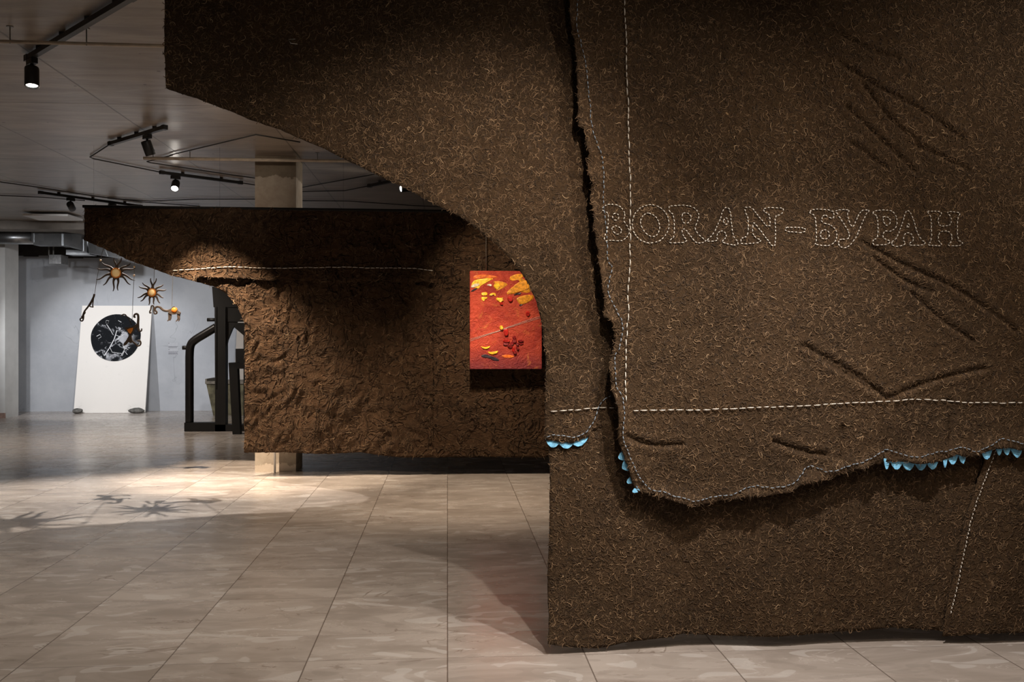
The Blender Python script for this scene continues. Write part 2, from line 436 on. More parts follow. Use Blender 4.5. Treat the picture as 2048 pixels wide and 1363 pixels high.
def fibres(sheet_o, per_m2, rad, rr, ang, lift=1.0, flow=None, seed=0):
    """uncountable curly wool fibres lying on the face of a felt sheet"""
    me = sheet_o.data; me.calc_loop_triangles()
    co = np.empty(len(me.vertices)*3, 'f'); me.vertices.foreach_get('co', co); co = co.reshape(-1, 3)
    tr = np.empty(len(me.loop_triangles)*3, 'i'); me.loop_triangles.foreach_get('vertices', tr); tr = tr.reshape(-1, 3)
    A, B, C_ = co[tr[:, 0]], co[tr[:, 1]], co[tr[:, 2]]
    nv = np.cross(B-A, C_-A); ar = np.linalg.norm(nv, axis=1)*.5
    N = int(ar.sum()*per_m2)
    pick = RNG.choice(len(tr), N, p=ar/ar.sum())
    u = RNG.random((N, 2)); fl = u.sum(1) > 1; u[fl] = 1-u[fl]
    c = A[pick]+(B-A)[pick]*u[:, :1]+(C_-A)[pick]*u[:, 1:]
    n_ = nv[pick]; gx = -n_[:, 0]/np.where(np.abs(n_[:, 1]) < 1e-9, 1e-9, n_[:, 1]); gz = -n_[:, 2]/np.where(np.abs(n_[:, 1]) < 1e-9, 1e-9, n_[:, 1])
    gx = np.clip(gx, -1.5, 1.5); gz = np.clip(gz, -1.5, 1.5)
    Ln = RNG.uniform(rad[0], rad[1], N); a0 = RNG.uniform(0, 2*np.pi, N); da = RNG.uniform(ang[0], ang[1], N)*np.where(RNG.random(N) < .5, 1, -1)
    r = RNG.uniform(rr[0], rr[1], N); wb = RNG.normal(0, .55, N); ph = RNG.uniform(0, 6.28, N)
    if flow is not None:
        a0 = np.where(RNG.random(N) < flow[1], flow[0]+RNG.normal(0, .35, N)+np.where(RNG.random(N) < .5, 0, np.pi), a0)
    K = 8
    k = np.linspace(0, 1, K)
    th = a0[:, None]+da[:, None]*(k-.5)+wb[:, None]*np.sin(6.28*k+ph[:, None])
    st = (Ln/(K-1))[:, None]
    dx = np.cumsum(np.cos(th)*st, 1); dz = np.cumsum(np.sin(th)*st, 1)
    dx -= dx.mean(1, keepdims=True); dz -= dz.mean(1, keepdims=True)
    P = np.stack([c[:, 0:1]+dx, c[:, 1:2]+gx[:, None]*dx+gz[:, None]*dz-(r*lift)[:, None]*(.25+1.0*np.sin(np.pi*k)), c[:, 2:3]+dz], -1)
    T = np.gradient(P, axis=1); T /= np.linalg.norm(T, axis=2, keepdims=True)+1e-9
    nY = np.array([0, -1.0, 0]); S = np.cross(T, nY); S /= np.linalg.norm(S, axis=2, keepdims=True)+1e-9
    w = r[:, None]*np.array([.3, .85, 1, 1, 1, 1, .85, .3])
    V = np.stack([P+S*w[..., None], P+nY*w[..., None]*.9, P-S*w[..., None]], 2).reshape(-1, 3)
    b = (np.arange(N)*K*3)[:, None, None]+(np.arange(K-1)*3)[None, :, None]
    q = np.array([[0, 1, 4, 3], [1, 2, 5, 4]])
    Fq = (b[..., None]+q[None, None]).reshape(-1, 4)
    m = bpy.data.meshes.new('wool_fibres'); m.vertices.add(len(V)); m.vertices.foreach_set('co', V.astype('f').ravel())
    m.loops.add(Fq.size); m.loops.foreach_set('vertex_index', Fq.astype('i').ravel())
    m.polygons.add(len(Fq)); m.polygons.foreach_set('loop_start', np.arange(0, Fq.size, 4, dtype='i')); m.polygons.foreach_set('loop_total', np.full(len(Fq), 4, 'i'))
    m.polygons.foreach_set('use_smooth', np.ones(len(Fq), bool)); m.update(calc_edges=True); m.validate()
    m.materials.append(HAIR)
    o = link('wool_fibres', m, sheet_o); o['kind'] = 'stuff'; return o
def stitches(name, px_lines, Y, disp, mat, parent, dash=.020, gap=.011, r=.0022, lift=.0085, closed=False, wob=.002, label=None, smooth=1):
    mb = MB()
    for L in px_lines:
        pts = P2(L, Y)
        if closed: pts = pts+[pts[0]]
        if smooth: pts = smooth_line(pts, smooth)
        pts = resample(pts, .003)
        acc = [0]
        for a, b in zip(pts[:-1], pts[1:]): acc.append(acc[-1]+(b-a).length)
        s = 0; i = 0
        def pt(s):
            lo = 0; hi = len(acc)-1
            while hi-lo > 1:
                m = (lo+hi)//2
                if acc[m] <= s: lo = m
                else: hi = m
            f = (s-acc[lo])/max(1e-9, acc[hi]-acc[lo]); return pts[lo].lerp(pts[hi], min(max(f, 0), 1))
        while s < acc[-1]-dash*.3:
            d = dash*random.uniform(.75, 1.2)
            e = min(s+d, acc[-1]); seg = []
            ox, oz = random.uniform(-wob, wob), random.uniform(-wob, wob)
            for k in range(4):
                f = k/3; q = pt(s+(e-s)*f)
                h = lift+.0012 if 0 < k < 3 else lift-.004
                seg.append(Vector((q.x+ox, Y+disp(q.x, q.y)-h, q.y+oz)))
            mb.tube(seg, [r*.7, r, r, r*.7], 5)
            s += d+gap*random.uniform(.7, 1.3)
    o = mb.build(name, mat, parent, True)
    if label: o['label'] = label
    return o
# ------------------------------------------------------------------ near felt
YN0 = 4.05
TOPN = 2.97
def crop(o, s, pts): return [(o[0]+a*s, o[1]+b*s) for a, b in pts]
WING_EDGE = [(333, 90), (336, 180), (420, 208), (500, 240), (580, 270), (650, 300), (700, 325), (760, 355), (815, 380), (860, 405), (900, 425), (930, 440), (960, 462), (990, 487), (1015, 512), (1040, 542), (1058, 572), (1072, 604), (1080, 635), (1086, 670), (1090, 710), (1092, 745), (1090, 800), (1089, 850)]
WING_BOT = crop((1080, 700), .2494, [(45, 725), (95, 722), (150, 735), (205, 738), (260, 745), (330, 710), (390, 692), (410, 660), (425, 630), (455, 640), (475, 615), (490, 632), (510, 612), (540, 628), (590, 612)])
FRONT_EDGE = crop((1040, 0), .3667, [(240, -60), (245, 0), (252, 80), (265, 180), (278, 250), (290, 330), (292, 400), (300, 480), (296, 560), (300, 640), (300, 715), (315, 722), (335, 728), (340, 810), (360, 860), (352, 960), (378, 1010), (372, 1080), (388, 1180), (382, 1250), (392, 1300)]) + \
    crop((1090, 450), .2715, [(345, 140), (372, 210), (378, 300), (385, 380), (395, 470), (415, 540), (410, 680), (440, 690), (470, 715), (490, 790), (502, 850), (470, 950), (450, 1050), (468, 1180), (500, 1280)]) + \
    crop((1080, 700), .2494, [(600, 480), (603, 560), (597, 650), (610, 740), (632, 790), (660, 860), (690, 960), (730, 1060), (770, 1120), (800, 1118), (850, 1140), (880, 1135), (930, 1165), (965, 1150), (1000, 1172), (1060, 1195), (1130, 1208), (1200, 1240), (1280, 1212), (1380, 1212), (1440, 1185), (1480, 1178)])
FRONT_EDGE += crop((1440, 700), .2969, [(90, 990), (200, 962), (265, 968), (300, 962), (340, 950), (430, 940), (470, 905), (500, 888), (560, 885), (590, 878), (640, 858), (720, 845), (740, 822), (790, 808), (900, 780), (1000, 748), (1040, 765), (1060, 742), (1110, 738), (1200, 740), (1300, 750), (1450, 735), (1550, 690), (1610, 710), (1690, 690), (1800, 650), (1880, 640), (1960, 660), (2048, 645), (2400, 610)])
LOW_BOT = crop((1080, 1000), .4727, [(28, 590), (150, 610), (230, 614), (300, 608), (350, 598), (500, 584), (620, 568), (740, 575), (940, 572), (1080, 565), (1300, 556), (1500, 538), (1690, 552), (1850, 550), (2048, 548), (2500, 536)])
fe2 = P2(FRONT_EDGE, YN0)
fe_r = resample(fe2, .02)
kdF = kdtree.KDTree(len(fe_r))
for i, v in enumerate(fe_r): kdF.insert((v.x, v.y, 0), i)
kdF.balance()
CREASES = [[(1665, 133), (1752, 189), (1829, 225), (1911, 281)], [(1706, 169), (1768, 246), (1819, 287)], [(1681, 220), (1768, 302), (1814, 343)], [(1799, 287), (1860, 312), (1921, 343)], [(1691, 292), (1758, 338)],
           [(1711, 486), (1809, 537), (1896, 573), (1973, 624), (2019, 660)], [(1737, 517), (1799, 563), (1850, 583)], [(1814, 588), (1880, 645), (1937, 681)], [(1640, 60), (1720, 110), (1780, 125)],
           [(1766, 800), (1760, 840), (1766, 870), (1758, 915)], [(1640, 720), (1766, 795)], [(1766, 795), (1850, 760), (1960, 735)], [(1766, 795), (1700, 745), (1600, 690)],
           [(1888, 800), (1895, 850), (1888, 890)], [(1676, 850), (1674, 935)], [(1250, 870), (1300, 890), (1360, 885)], [(1540, 880), (1600, 900), (1640, 905)]]
cre = []
for L in CREASES: cre += resample(smooth_line(P2(L, YN0), 2), .008)
kdC = kdtree.KDTree(len(cre))
for i, v in enumerate(cre): kdC.insert((v.x, v.y, 0), i)
kdC.balance()
def base_disp(x, z):
    d = noise.noise(Vector((x*.9, 3.1, z*.55)))*.030 + noise.noise(Vector((x*2.6, 7.7, z*1.7)))*.012
    low = max(0.0, 1-z/1.1)
    d += low*.016*math.sin(x*7+2*noise.noise(Vector((x*1.5, 1, z))))
    d += noise.noise(Vector((x*8, 2.7, z*8)))*.004
    return d
def d_low(x, z):
    b = base_disp(x, z)
    xl = at(1097, 1280, YN0).x
    e = max(0.0, 1-(x-xl)/.45)*max(0.0, 1-z/.35)
    return b - .07*e*e
def d_side(x, z): return d_low(x, z)-.030
def d_wing(x, z):
    d = kdF.find((x, z, 0))[2]
    xe = fe2[min(range(len(fe2)), key=lambda i: abs(fe2[i].y-z))].x if z > .75 else 1e9
    s = math.exp(-(d/.11)**2)
    w = base_disp(x, z)-.022 + .030*s
    return w + noise.noise(Vector((x*11, 9.7, z*11)))*.005
def d_front(x, z):
    d = kdF.find((x, z, 0))[2]
    e = math.exp(-(d/.045)**2)
    c = kdC.find((x, z, 0))[2]
    cr = math.exp(-(c/.0095)**2)*.014 - math.exp(-((c-.028)/.016)**2)*.004
    rag = .5+noise.noise(Vector((x*13, 5.5, z*13)))
    return base_disp(x, z)-.058 - e*(.010+.030*rag) + cr
nf = thing('felt_hanging', 'huge near brown felt hanging with swooping wing and stitched lettering, close to the camera', 'wall hanging', (at(1300, 900, YN0).x, YN0, 0), 'felt hangings')
topx = at(333, 0, YN0).x
xr = at(2400, 700, YN0).x
wl = [Vector((topx, TOPN))]+P2(WING_EDGE, YN0)+P2(WING_BOT, YN0)+P2([(1300, 855), (1320, 700), (1300, 400), (1290, 100)], YN0)
wl.append(Vector((wl[-1].x, TOPN)))
wing = sheet('wing_panel', wl, YN0, d_wing, .016, FELT, nf, jit=.003)
fl = P2(FRONT_EDGE, YN0); fl[0].y = TOPN; fl[-1].x = xr
fl = fl+[Vector((xr, TOPN))]
front = sheet('front_panel', fl, YN0, d_front, .010, FELT, nf, jit=.005, jfreq=55)
ll = P2([(1096, 840), (1098, 900), (1101, 950), (1099, 1050), (1095, 1150), (1096, 1230)], YN0)+P2(LOW_BOT[:14], YN0)+P2([(2030, 1259), (2030, 850)], YN0)
lower = sheet('lower_panel', ll, YN0, d_low, .016, FELT, nf, jit=.003)
sl = P2([(1972, 860), (1968, 905), (1950, 960), (1930, 1020), (1916, 1080), (1904, 1140), (1890, 1200), (1879, 1268)], YN0)+P2(LOW_BOT[13:], YN0)
sl[-1].x = xr; sl.append(Vector((xr, at(2300, 850, YN0).z)))
side = sheet('side_panel', sl, YN0, d_side, .016, FELT, nf, jit=.003)
for sh, dn in ((wing, 7200), (front, 6300), (lower, 6300), (side, 6300)):
    fibres(sh, dn, (.011, .042), (.0007, .0017), (.2, 3.8), 1.3)
MB().tube([(topx-.02, YN0-.02, TOPN-.005), (xr+.02, YN0-.02, TOPN-.005)], .016, 10).build('hanging_rod', DULL, nf, True)
for k in range(6):
    wx = topx+.15+k*(xr-topx-.3)/5
    MB().tube([(wx, YN0-.02, TOPN), (wx, YN0-.02, ZC)], .002, 5).build('hanging_wire', STEEL, nf)
# threads
stitches('seam_stitching', [crop((1040, 0), .3667, [(553, -70), (553, 0), (560, 180), (566, 300), (564, 420), (576, 620), (574, 740), (581, 870), (586, 1000), (585, 1100), (586, 1363)]) +
          crop((1090, 450), .2715, [(600, 190), (608, 250), (597, 390), (590, 500), (597, 650), (580, 800), (575, 950), (575, 1100), (578, 1320)])], YN0, d_front, THREAD_W, front, .030, .007, .0024, label='long vertical line of white running stitches')
stitches('seam_stitching', [crop((1080, 700), .2494, [(730, 475), (900, 475), (1080, 472), (1340, 470), (1600, 455)]) + crop((1440, 700), .2969, [(250, 378), (560, 365), (820, 347), (1080, 340), (1180, 332), (1280, 320), (1570, 342), (1750, 350), (2048, 347), (2400, 340)])], YN0, d_front, THREAD_W, front, .028, .010, .0024, label='horizontal line of white running stitches')
stitches('seam_stitching', [crop((1080, 700), .2494, [(85, 487), (240, 480), (420, 463), (600, 465)])], YN0, d_wing, THREAD_W, wing, .028, .010, .0024, label='short horizontal line of white running stitches')
stitches('edge_stitching', [crop((1040, 0), .3667, [(290, -60), (295, 0), (300, 60), (290, 190), (315, 260), (340, 370), (355, 460), (355, 530), (370, 600), (370, 680), (395, 790), (430, 850), (445, 980), (440, 1110)]) +
          crop((1090, 450), .2715, [(436, 60), (438, 270), (485, 320), (445, 410), (440, 510), (490, 600), (540, 690), (555, 770), (530, 900), (490, 960), (495, 1080), (505, 1200), (540, 1225)]) +
          crop((1080, 700), .2494, [(645, 400), (650, 500), (640, 600), (635, 700), (680, 800), (720, 900), (760, 980), (820, 1060), (880, 1115), (980, 1110), (1050, 1155), (1130, 1165), (1220, 1195), (1320, 1165), (1480, 1145)]) +
          crop((1440, 700), .2969, [(80, 950), (190, 890), (290, 912), (420, 895), (480, 850), (550, 755), (620, 780), (680, 805), (790, 765), (950, 730), (1075, 655), (1150, 680), (1260, 712), (1400, 680), (1500, 665), (1570, 632), (1640, 665), (1690, 670), (1780, 610), (1845, 578), (1920, 605), (2000, 620), (2048, 600), (2400, 590)])],
         YN0, d_front, THREAD_B, front, .015, .007, .0021, label='grey-blue thread following the ragged edge')
stitches('edge_stitching', [crop((1080, 700), .2494, [(48, 690), (90, 675), (170, 680), (250, 695), (320, 682), (370, 650), (430, 570), (455, 500), (470, 450), (510, 390), (570, 365)])], YN0, d_wing, THREAD_B, wing, .017, .005, .0021, label='grey-blue thread along the lower edge')
stitches('seam_stitching', [[(1984, 890), (1982, 902), (1962, 955), (1942, 1006), (1926, 1071), (1912, 1142), (1893, 1222)]], YN0, d_side, THREAD_W, side, .012, .007, .0018, label='slanting line of small white stitches')
stitches('loose_thread', [[(594, 83), (582, 84), (577, 88), (581, 92), (598, 93)]], YN0, d_wing, THREAD_W, wing, .2, .1, .0016, label='small white hooked thread')
stitches('loose_thread', [[(861, 162), (862, 170), (863, 177)]], YN0, d_wing, THREAD_W, wing, .2, .1, .0018, label='short white thread')
# lettering
def ell(cx, cy, rx, ry, n=20, ph=0): return [(cx+rx*math.cos(2*PI*k/n+ph), cy+ry*math.sin(2*PI*k/n+ph)) for k in range(n)]
A1 = ((1180, 380), .18555); A2 = ((1540, 380), .1953)
LET = [
 ('B', A1, [[(105,220),(130,185),(200,172),(290,185),(335,240),(352,290),(330,340),(375,410),(398,445),(395,490),(345,545),(310,562),(190,555),(120,572),(130,500),(160,465),(165,400),(170,330),(165,260),(105,245)], ell(250,305,35,38,10), [(210,420),(260,398),(320,440),(300,485),(260,495),(220,460)]]),
 ('O', A1, [ell(620,382,195,205,24), [(600,265),(660,290),(710,360),(715,440),(690,500),(635,520),(570,490),(520,410),(512,340),(550,280)]]),
 ('R', A1, [[(815,215),(820,188),(1030,185),(1100,225),(1138,290),(1120,350),(1085,425),(1120,490),(1200,555),(1205,570),(1150,588),(1090,575),(1040,510),(985,435),(950,445),(955,500),(1020,575),(830,590),(815,575),(830,550),(870,520),(870,290),(815,250)], [(960,270),(1010,262),(1050,300),(1045,350),(1000,380),(960,365),(950,310)]]),
 ('A', A1, [[(1215,560),(1280,500),(1320,420),(1360,330),(1385,240),(1420,200),(1465,225),(1480,390),(1495,510),(1550,580),(1540,610),(1480,605),(1370,575),(1400,545),(1430,510),(1400,455),(1340,465),(1315,520),(1340,560),(1230,570)], [(1390,350),(1420,310),(1448,350),(1440,380),(1410,390)]]),
 ('N', A1, [[(1625,205),(1695,205),(1740,270),(1890,445),(1888,290),(1850,260),(1820,255),(1825,210),(2030,210),(2030,255),(2000,285),(1940,295),(1945,440),(1943,610),(1915,620),(1880,580),(1720,355),(1705,400),(1705,510),(1825,575),(1585,600),(1575,560),(1590,530),(1655,515),(1660,330),(1620,240)]]),
 ('dash', A2, [[(115,397),(305,400),(305,455),(100,440)]]),
 ('Б', A2, [[(345,250),(365,215),(580,222),(590,290),(570,315),(530,295),(500,270),(470,290),(460,350),(540,370),(600,410),(620,470),(600,545),(560,575),(500,590),(390,568),(412,560),(412,400),(400,280)], [(460,440),(500,420),(540,450),(540,500),(500,522),(455,510),(450,470)]]),
 ('У', A2, [[(605,235),(640,222),(740,222),(745,235),(720,270),(770,410),(800,370),(860,225),(945,222),(945,245),(915,260),(840,440),(790,530),(740,590),(690,610),(640,595),(625,545),(650,515),(720,525),(745,490),(735,440),(680,350)]]),
 ('Р', A2, [[(985,255),(1000,228),(1160,222),(1210,255),(1240,340),(1220,405),(1170,438),(1100,435),(1085,490),(1100,515),(1160,530),(1160,555),(1110,575),(1000,578),(980,550),(990,520),(1040,510),(1035,290)], [(1090,290),(1140,295),(1170,335),(1140,385),(1105,370),(1090,330)]]),
 ('А', A2, [[(1180,545),(1235,500),(1290,350),(1320,232),(1360,228),(1400,310),(1440,460),(1490,530),(1520,540),(1520,565),(1490,578),(1370,580),(1355,555),(1405,530),(1390,470),(1350,450),(1310,465),(1295,530),(1325,555),(1290,585),(1210,592),(1175,570)], [(1335,395),(1348,350),(1365,390)]]),
 ('Н', A2, [[(1540,240),(1555,232),(1680,237),(1685,265),(1650,300),(1650,360),(1675,385),(1760,380),(1780,350),(1778,290),(1740,245),(1760,238),(1870,245),(1875,260),(1845,300),(1840,530),(1890,545),(1895,565),(1850,585),(1755,585),(1750,570),(1785,540),(1785,470),(1750,435),(1680,435),(1650,470),(1650,530),(1690,570),(1670,585),(1560,578),(1550,565),(1585,530),(1580,310),(1570,280)]]),
]
for ch, (o_, s_), loops in LET:
    nm = 'stitched_dash' if ch == 'dash' else 'stitched_letter'
    stitches(nm, [crop(o_, s_, l) for l in loops], YN0, d_front, THREAD_W, front, .0115, .0055, .0022, lift=.005, closed=True, wob=.0008,
             label='white stitched dash between the words' if ch == 'dash' else 'outline of the letter %s in white stitches' % ch)
# blue scalloped fringe showing under the edges
def scallops(name, spans, o_, s_, disp, Y, parent, depth, back, label, dirv=(0, 1)):
    mb = MB(); nrm = Vector(dirv); bot = []; top = []
    for i, (a, b) in enumerate(spans):
        a = Vector(a); b = Vector(b); t = b-a
        ja = i > 0 and (Vector(spans[i-1][1])-a).length < 14
        jb = i < len(spans)-1 and (Vector(spans[i+1][0])-b).length < 14
        bot.append(a+nrm*(9 if ja else -10)); top.append(a-nrm*18)
        for k in range(1, 12):
            f = k/12; sh = math.sin(PI*f)**.8
            lo = 9 if (ja and f < .5) or (jb and f >= .5) else -8
            bot.append(a+t*f+nrm*(lo+(depth-lo)*sh*(.93+.12*random.random())))
        bot.append(b+nrm*(9 if jb else -10)); top.append(b-nrm*18)
    q = []
    for v in bot+top[::-1]:
        w = at(o_[0]+v.x*s_, o_[1]+v.y*s_, Y); q.append(Vector((w.x, Y+disp(w.x, w.z)+back, w.z)))
    mb.prism(q, (0, .004, 0))
    o = mb.build(name, BLUE, parent); o['label'] = label; return o
scallops('blue_trim', [((45, 728), (152, 736)), ((152, 738), (262, 742)), ((262, 742), (392, 694))], (1080, 700), .2494, d_wing, YN0, wing, 46, .006, 'pale blue scalloped trim under the left edge')
scallops('blue_trim', [((632, 800), (662, 865)), ((662, 870), (692, 955)), ((694, 1005), (732, 1052)), ((742, 1085), (772, 1122))], (1080, 700), .2494, lambda x, z: base_disp(x, z)-.064, YN0, front, 40, 0, 'pale blue trim down the curved left edge', (-.9, .45))
scallops('blue_trim', [((1070, 738), (1108, 738)), ((1118, 738), (1198, 742)), ((1198, 744), (1278, 750)), ((1284, 748), (1362, 742)), ((1362, 742), (1438, 736)), ((1465, 730), (1492, 722)), ((1500, 716), (1562, 690)), ((1564, 684), (1614, 712)), ((1714, 682), (1788, 656)), ((1808, 650), (1852, 634)), ((1852, 634), (1902, 646)), ((1908, 652), (1982, 662)), ((2026, 650), (2090, 640)), ((2090, 640), (2170, 634))], (1440, 700), .2969, lambda x, z: base_disp(x, z)-.066, YN0, front, 54, 0, 'pale blue scalloped trim under the right hem')
# ------------------------------------------------------------------ far felt
YFF = 9.3
def d_far(x, z):
    d = noise.noise(Vector((x*.8, 3.9, z*.5)))*.05 + noise.noise(Vector((x*3.2, 1.7, z*1.1)))*.022
    low = max(0.0, 1-(z-.2)/1.6)
    d += low*.030*math.sin(x*5.2+1.5*noise.noise(Vector((x*1.2, 1, z*.6))))
    w = noise.noise(Vector((x*9+2*noise.noise(Vector((x*4, 0, z*4))), 6.1, z*5)))
    d += (.5-abs(w))*.042 + noise.noise(Vector((x*16, 8.1, z*14)))*.006
    return d
ff = thing('felt_hanging', 'far dark brown felt hanging with torn edge hem, in front of the concrete column', 'wall hanging', (at(700, 900, YFF).x, YFF, 0), 'felt hangings')
FXR = at(1420, 600, YFF).x
TF = at(170, 412, YFF).z
FW = [(170, 412), (169, 480), (215, 500), (250, 516), (300, 536), (345, 551), (390, 562), (428, 573), (446, 583), (462, 597), (475, 613), (483, 630), (489, 650)]
HEM = [(868, 566), (850, 564), (800, 562), (760, 560), (720, 563), (680, 566), (640, 564), (610, 561), (580, 558), (560, 557), (545, 562), (520, 560), (500, 557), (470, 558), (440, 556), (420, 554), (404, 553)]
top_loop = P2(FW[:7], YFF)+P2(HEM[::-1], YFF)+P2([(868, 540), (868, 423)], YFF)
def d_top(x, z):
    e = max(0.0, 1-(z-at(600, 560, YFF).z)/.12)
    return d_far(x, z)*.6-.036-.018*min(e, 1)*(1+noise.noise(Vector((x*9, 2, 1))))
band = sheet('upper_band', top_loop, YFF, d_top, .018, FELT_F, ff, jit=.008, jfreq=22)
body = P2([(380, 541)]+FW[6:]+[(489, 700), (488, 800), (488, 905), (560, 904), (604, 905), (640, 907), (700, 906), (720, 905), (760, 910), (800, 914), (872, 914), (872, 423), (600, 423), (480, 500)], YFF)
main = sheet('main_panel', body, YFF, d_far, .018, FELT_F, ff, jit=.004, jfreq=30)
right = P2([(866, 424), (866, 700), (867, 914), (940, 914), (1000, 913), (1095, 914), (1420, 908), (1420, 428), (1100, 426), (905, 424)], YFF)
for v in right:
    if v.x > FXR-.1: v.x = FXR
def d_right(x, z): return d_far(x, z)*.6-.02
rp = sheet('right_panel', right, YFF, d_right, .018, FELT_F, ff, jit=.004, jfreq=30)
for sh in (band, main, rp):
    fibres(sh, 800, (.025, .085), (.0010, .0022), (.1, 2.6), 1.2, (1.2, .45) if sh is not rp else (.05, .5))
stitches('seam_stitching', [[(348, 541), (390, 539), (440, 535), (480, 534), (520, 537), (600, 536), (680, 534), (740, 536), (800, 536), (830, 537), (866, 542)]], YFF, d_top, THREAD_W, band, .045, .008, .0036, lift=.010, label='white line of stitches above the torn hem')
MB().tube([(at(168, 412, YFF).x, YFF-.03, TF-.006), (FXR, YFF-.03, TF-.03)], .014, 10).build('hanging_rod', DULL, ff, True)
for k in range(6):
    wx = at(190, 412, YFF).x+k*(FXR-at(190, 412, YFF).x-.1)/5
    MB().tube([(wx, YFF-.03, TF-.02), (wx, YFF-.03, ZC)], .0006, 5).build('hanging_wire', DULL, ff)
# ------------------------------------------------------------------ painting
YP = 9.13
def pp(x, y, Y=YP): return at(900+x*.2348, 480+y*.2348, Y)
tl = pp(169, 260); br = pp(783, 1097)
pt_ = thing('painting', 'red abstract canvas with yellow brush marks hung on the far felt', 'painting', ((tl.x+br.x)/2, YP, br.z))
PM = NT('red_canvas_paint', .55, .4)
v = PM.coord('Object'); zc = PM.sep(v)[2]
n = PM.noise(v, 5, 5, .6, .8)
col = PM.mix(PM.ss(n, .32, .68), (.36, .030, .016), (.56, .068, .030))
col = PM.mix(PM.math('MULTIPLY', PM.ss(zc, .26, .0), .75), col, (.13, .014, .028))
col = PM.mix(PM.math('MULTIPLY', PM.ss(PM.noise(v, 7, 4, .6, 1.5), .58, .70), .5), col, (.62, .20, .05))
PM.base(col); PM.bump(PM.math('ADD', PM.noise(v, 60, 5, .7, .6), PM.math('MULTIPLY', PM.noise(v, 14, 3, .6, 2.0), 1.6)), .8, .012)
mb = MB(); mb.box((tl.x, YP, br.z), (br.x, YP+.045, tl.z))
cv = mb.build('canvas', PM.m, pt_)
bv = cv.modifiers.new('soft_edge', 'BEVEL'); bv.width = .006; bv.segments = 2
PAINT = {'yellow': (.95, .56, .03), 'ochre': (.74, .30, .015), 'white': (.85, .75, .55), 'dark': (.03, .02, .03), 'red': (.45, .015, .01), 'orange': (.75, .16, .02), 'crimson': (.22, .01, .012)}
PMAT = {k: simple('paint_'+k, c, .45, .35, 40, bump=.5) for k, c in PAINT.items()}
def dab(kind, pts, h=.006, nm='paint_stroke', lab=None):
    q = smooth_line([Vector((a, b)) for a, b in pts+[pts[0]]], 1)[1:-1]
    mb = MB(); L = [pp(a.x, a.y, YP) for a in q]
    c = sum(L, Vector())/len(L)
    n_ = len(L)
    V = [Vector((w.x, YP+.001, w.z)) for w in L]+[Vector((c.x+(w.x-c.x)*.82, YP-h*random.uniform(.6, 1.1), c.z+(w.z-c.z)*.82)) for w in L]
    Fc = [(i, (i+1) % n_, (i+1) % n_+n_, i+n_) for i in range(n_)]+[tuple(range(n_, 2*n_))]
    mb.add(V, Fc)
    o = mb.build(nm, PMAT[kind], pt_); o['label'] = lab or (kind+' paint mark'); return o
dab('yellow', [(176,398),(185,360),(215,335),(300,322),(382,322),(335,350),(290,375),(262,392),(238,422),(205,404)])
dab('white', [(178,388),(205,368),(252,366),(258,380),(232,396),(180,408)], .009)
dab('dark', [(174,435),(210,408),(245,402),(215,428),(182,442)], .005)
dab('yellow', ell(400, 390, 30, 30, 10), .012)
dab('white', [(310,380),(340,370),(358,378),(354,394),(325,388)], .008)
dab('yellow', [(262,446),(318,440),(322,472),(268,474)], .01)
dab('yellow', [(330,470),(345,450),(388,446),(396,474),(382,478),(374,460),(345,476)], .01)
dab('yellow', [(262,482),(322,482),(318,500),(295,505),(290,525),(270,512)], .007)
dab('yellow', [(395,485),(425,492),(455,484),(450,505),(465,515),(440,525),(428,540),(415,520),(392,512)], .016)
dab('red', [(420,525),(452,525),(452,552),(425,550)], .02)
dab('red', [(492,480),(530,478),(538,515),(510,530),(490,512)], .022)
dab('ochre', [(502,330),(520,300),(600,282),(636,300),(610,330),(560,345),(525,350)], .006)
dab('ochre', [(470,462),(500,420),(560,380),(640,338),(664,345),(692,398),(660,430),(600,440),(540,462)], .008)
dab('ochre', [(560,495),(615,470),(700,462),(718,478),(702,512),(640,545),(600,552),(572,520)], .008)
dab('dark', [(535,468),(570,448),(612,446),(600,460),(560,466)], .009)
dab('dark', [(586,550),(620,540),(618,552),(592,562)], .007)
dab('ochre', [(545,300),(640,330),(676,380),(700,440),(640,455),(560,430),(530,400),(560,370),(600,350)], .004)
dab('orange', [(190,300),(300,290),(420,310),(380,330),(280,318),(200,335)], .004)
dab('ochre', [(350,350),(430,345),(500,372),(470,400),(420,430),(380,430),(430,390)], .004)
dab('red', ell(662, 625, 20, 24, 8), .02)
dab('yellow', ell(437, 745, 18, 20, 8), .022)
dab('red', [(460,755),(495,752),(498,810),(470,822),(455,790)], .022)
dab('dark', [(258,982),(300,968),(350,985),(400,1000),(430,1030),(380,1030),(330,1000),(275,998)], .006)
dab('yellow', [(255,900),(300,912),(350,898),(330,922),(300,930),(270,918)], .01)
dab('yellow', [(318,948),(360,952),(415,938),(405,965),(360,976),(330,966)], .01)
dab('orange', [(430,980),(500,972),(560,990),(520,1005),(450,1000)], .005)
for cx, cy, ax_, ay in ((480,858,32,14),(478,882,30,14),(602,858,26,12),(604,880,24,10),(548,828,18,16),(548,858,22,20),(515,905,20,16),(575,918,14,20),(540,930,16,24),(552,955,16,16),(528,878,18,18),(572,885,14,14),(500,900,14,12)):
    dab('crimson' if (cx+cy) % 3 else 'red', ell(cx, cy, ax_, ay, 8, .3), random.uniform(.012, .022), 'paint_petal', 'dark red raised petal')
for dy in (0, 14):
    mb = MB(); pts = [pp(172, 858-dy), pp(300, 812-dy*.6), pp(430, 770-dy*.2), pp(500, 744-dy*.5), pp(640, 700-dy*.8), pp(783, 657-dy)]
    mb.tube([Vector((q.x, YP-.004, q.z)) for q in pts], .0013, 6).build('string_line', THREAD_W, pt_, True)
wx = pp(308, 100).x
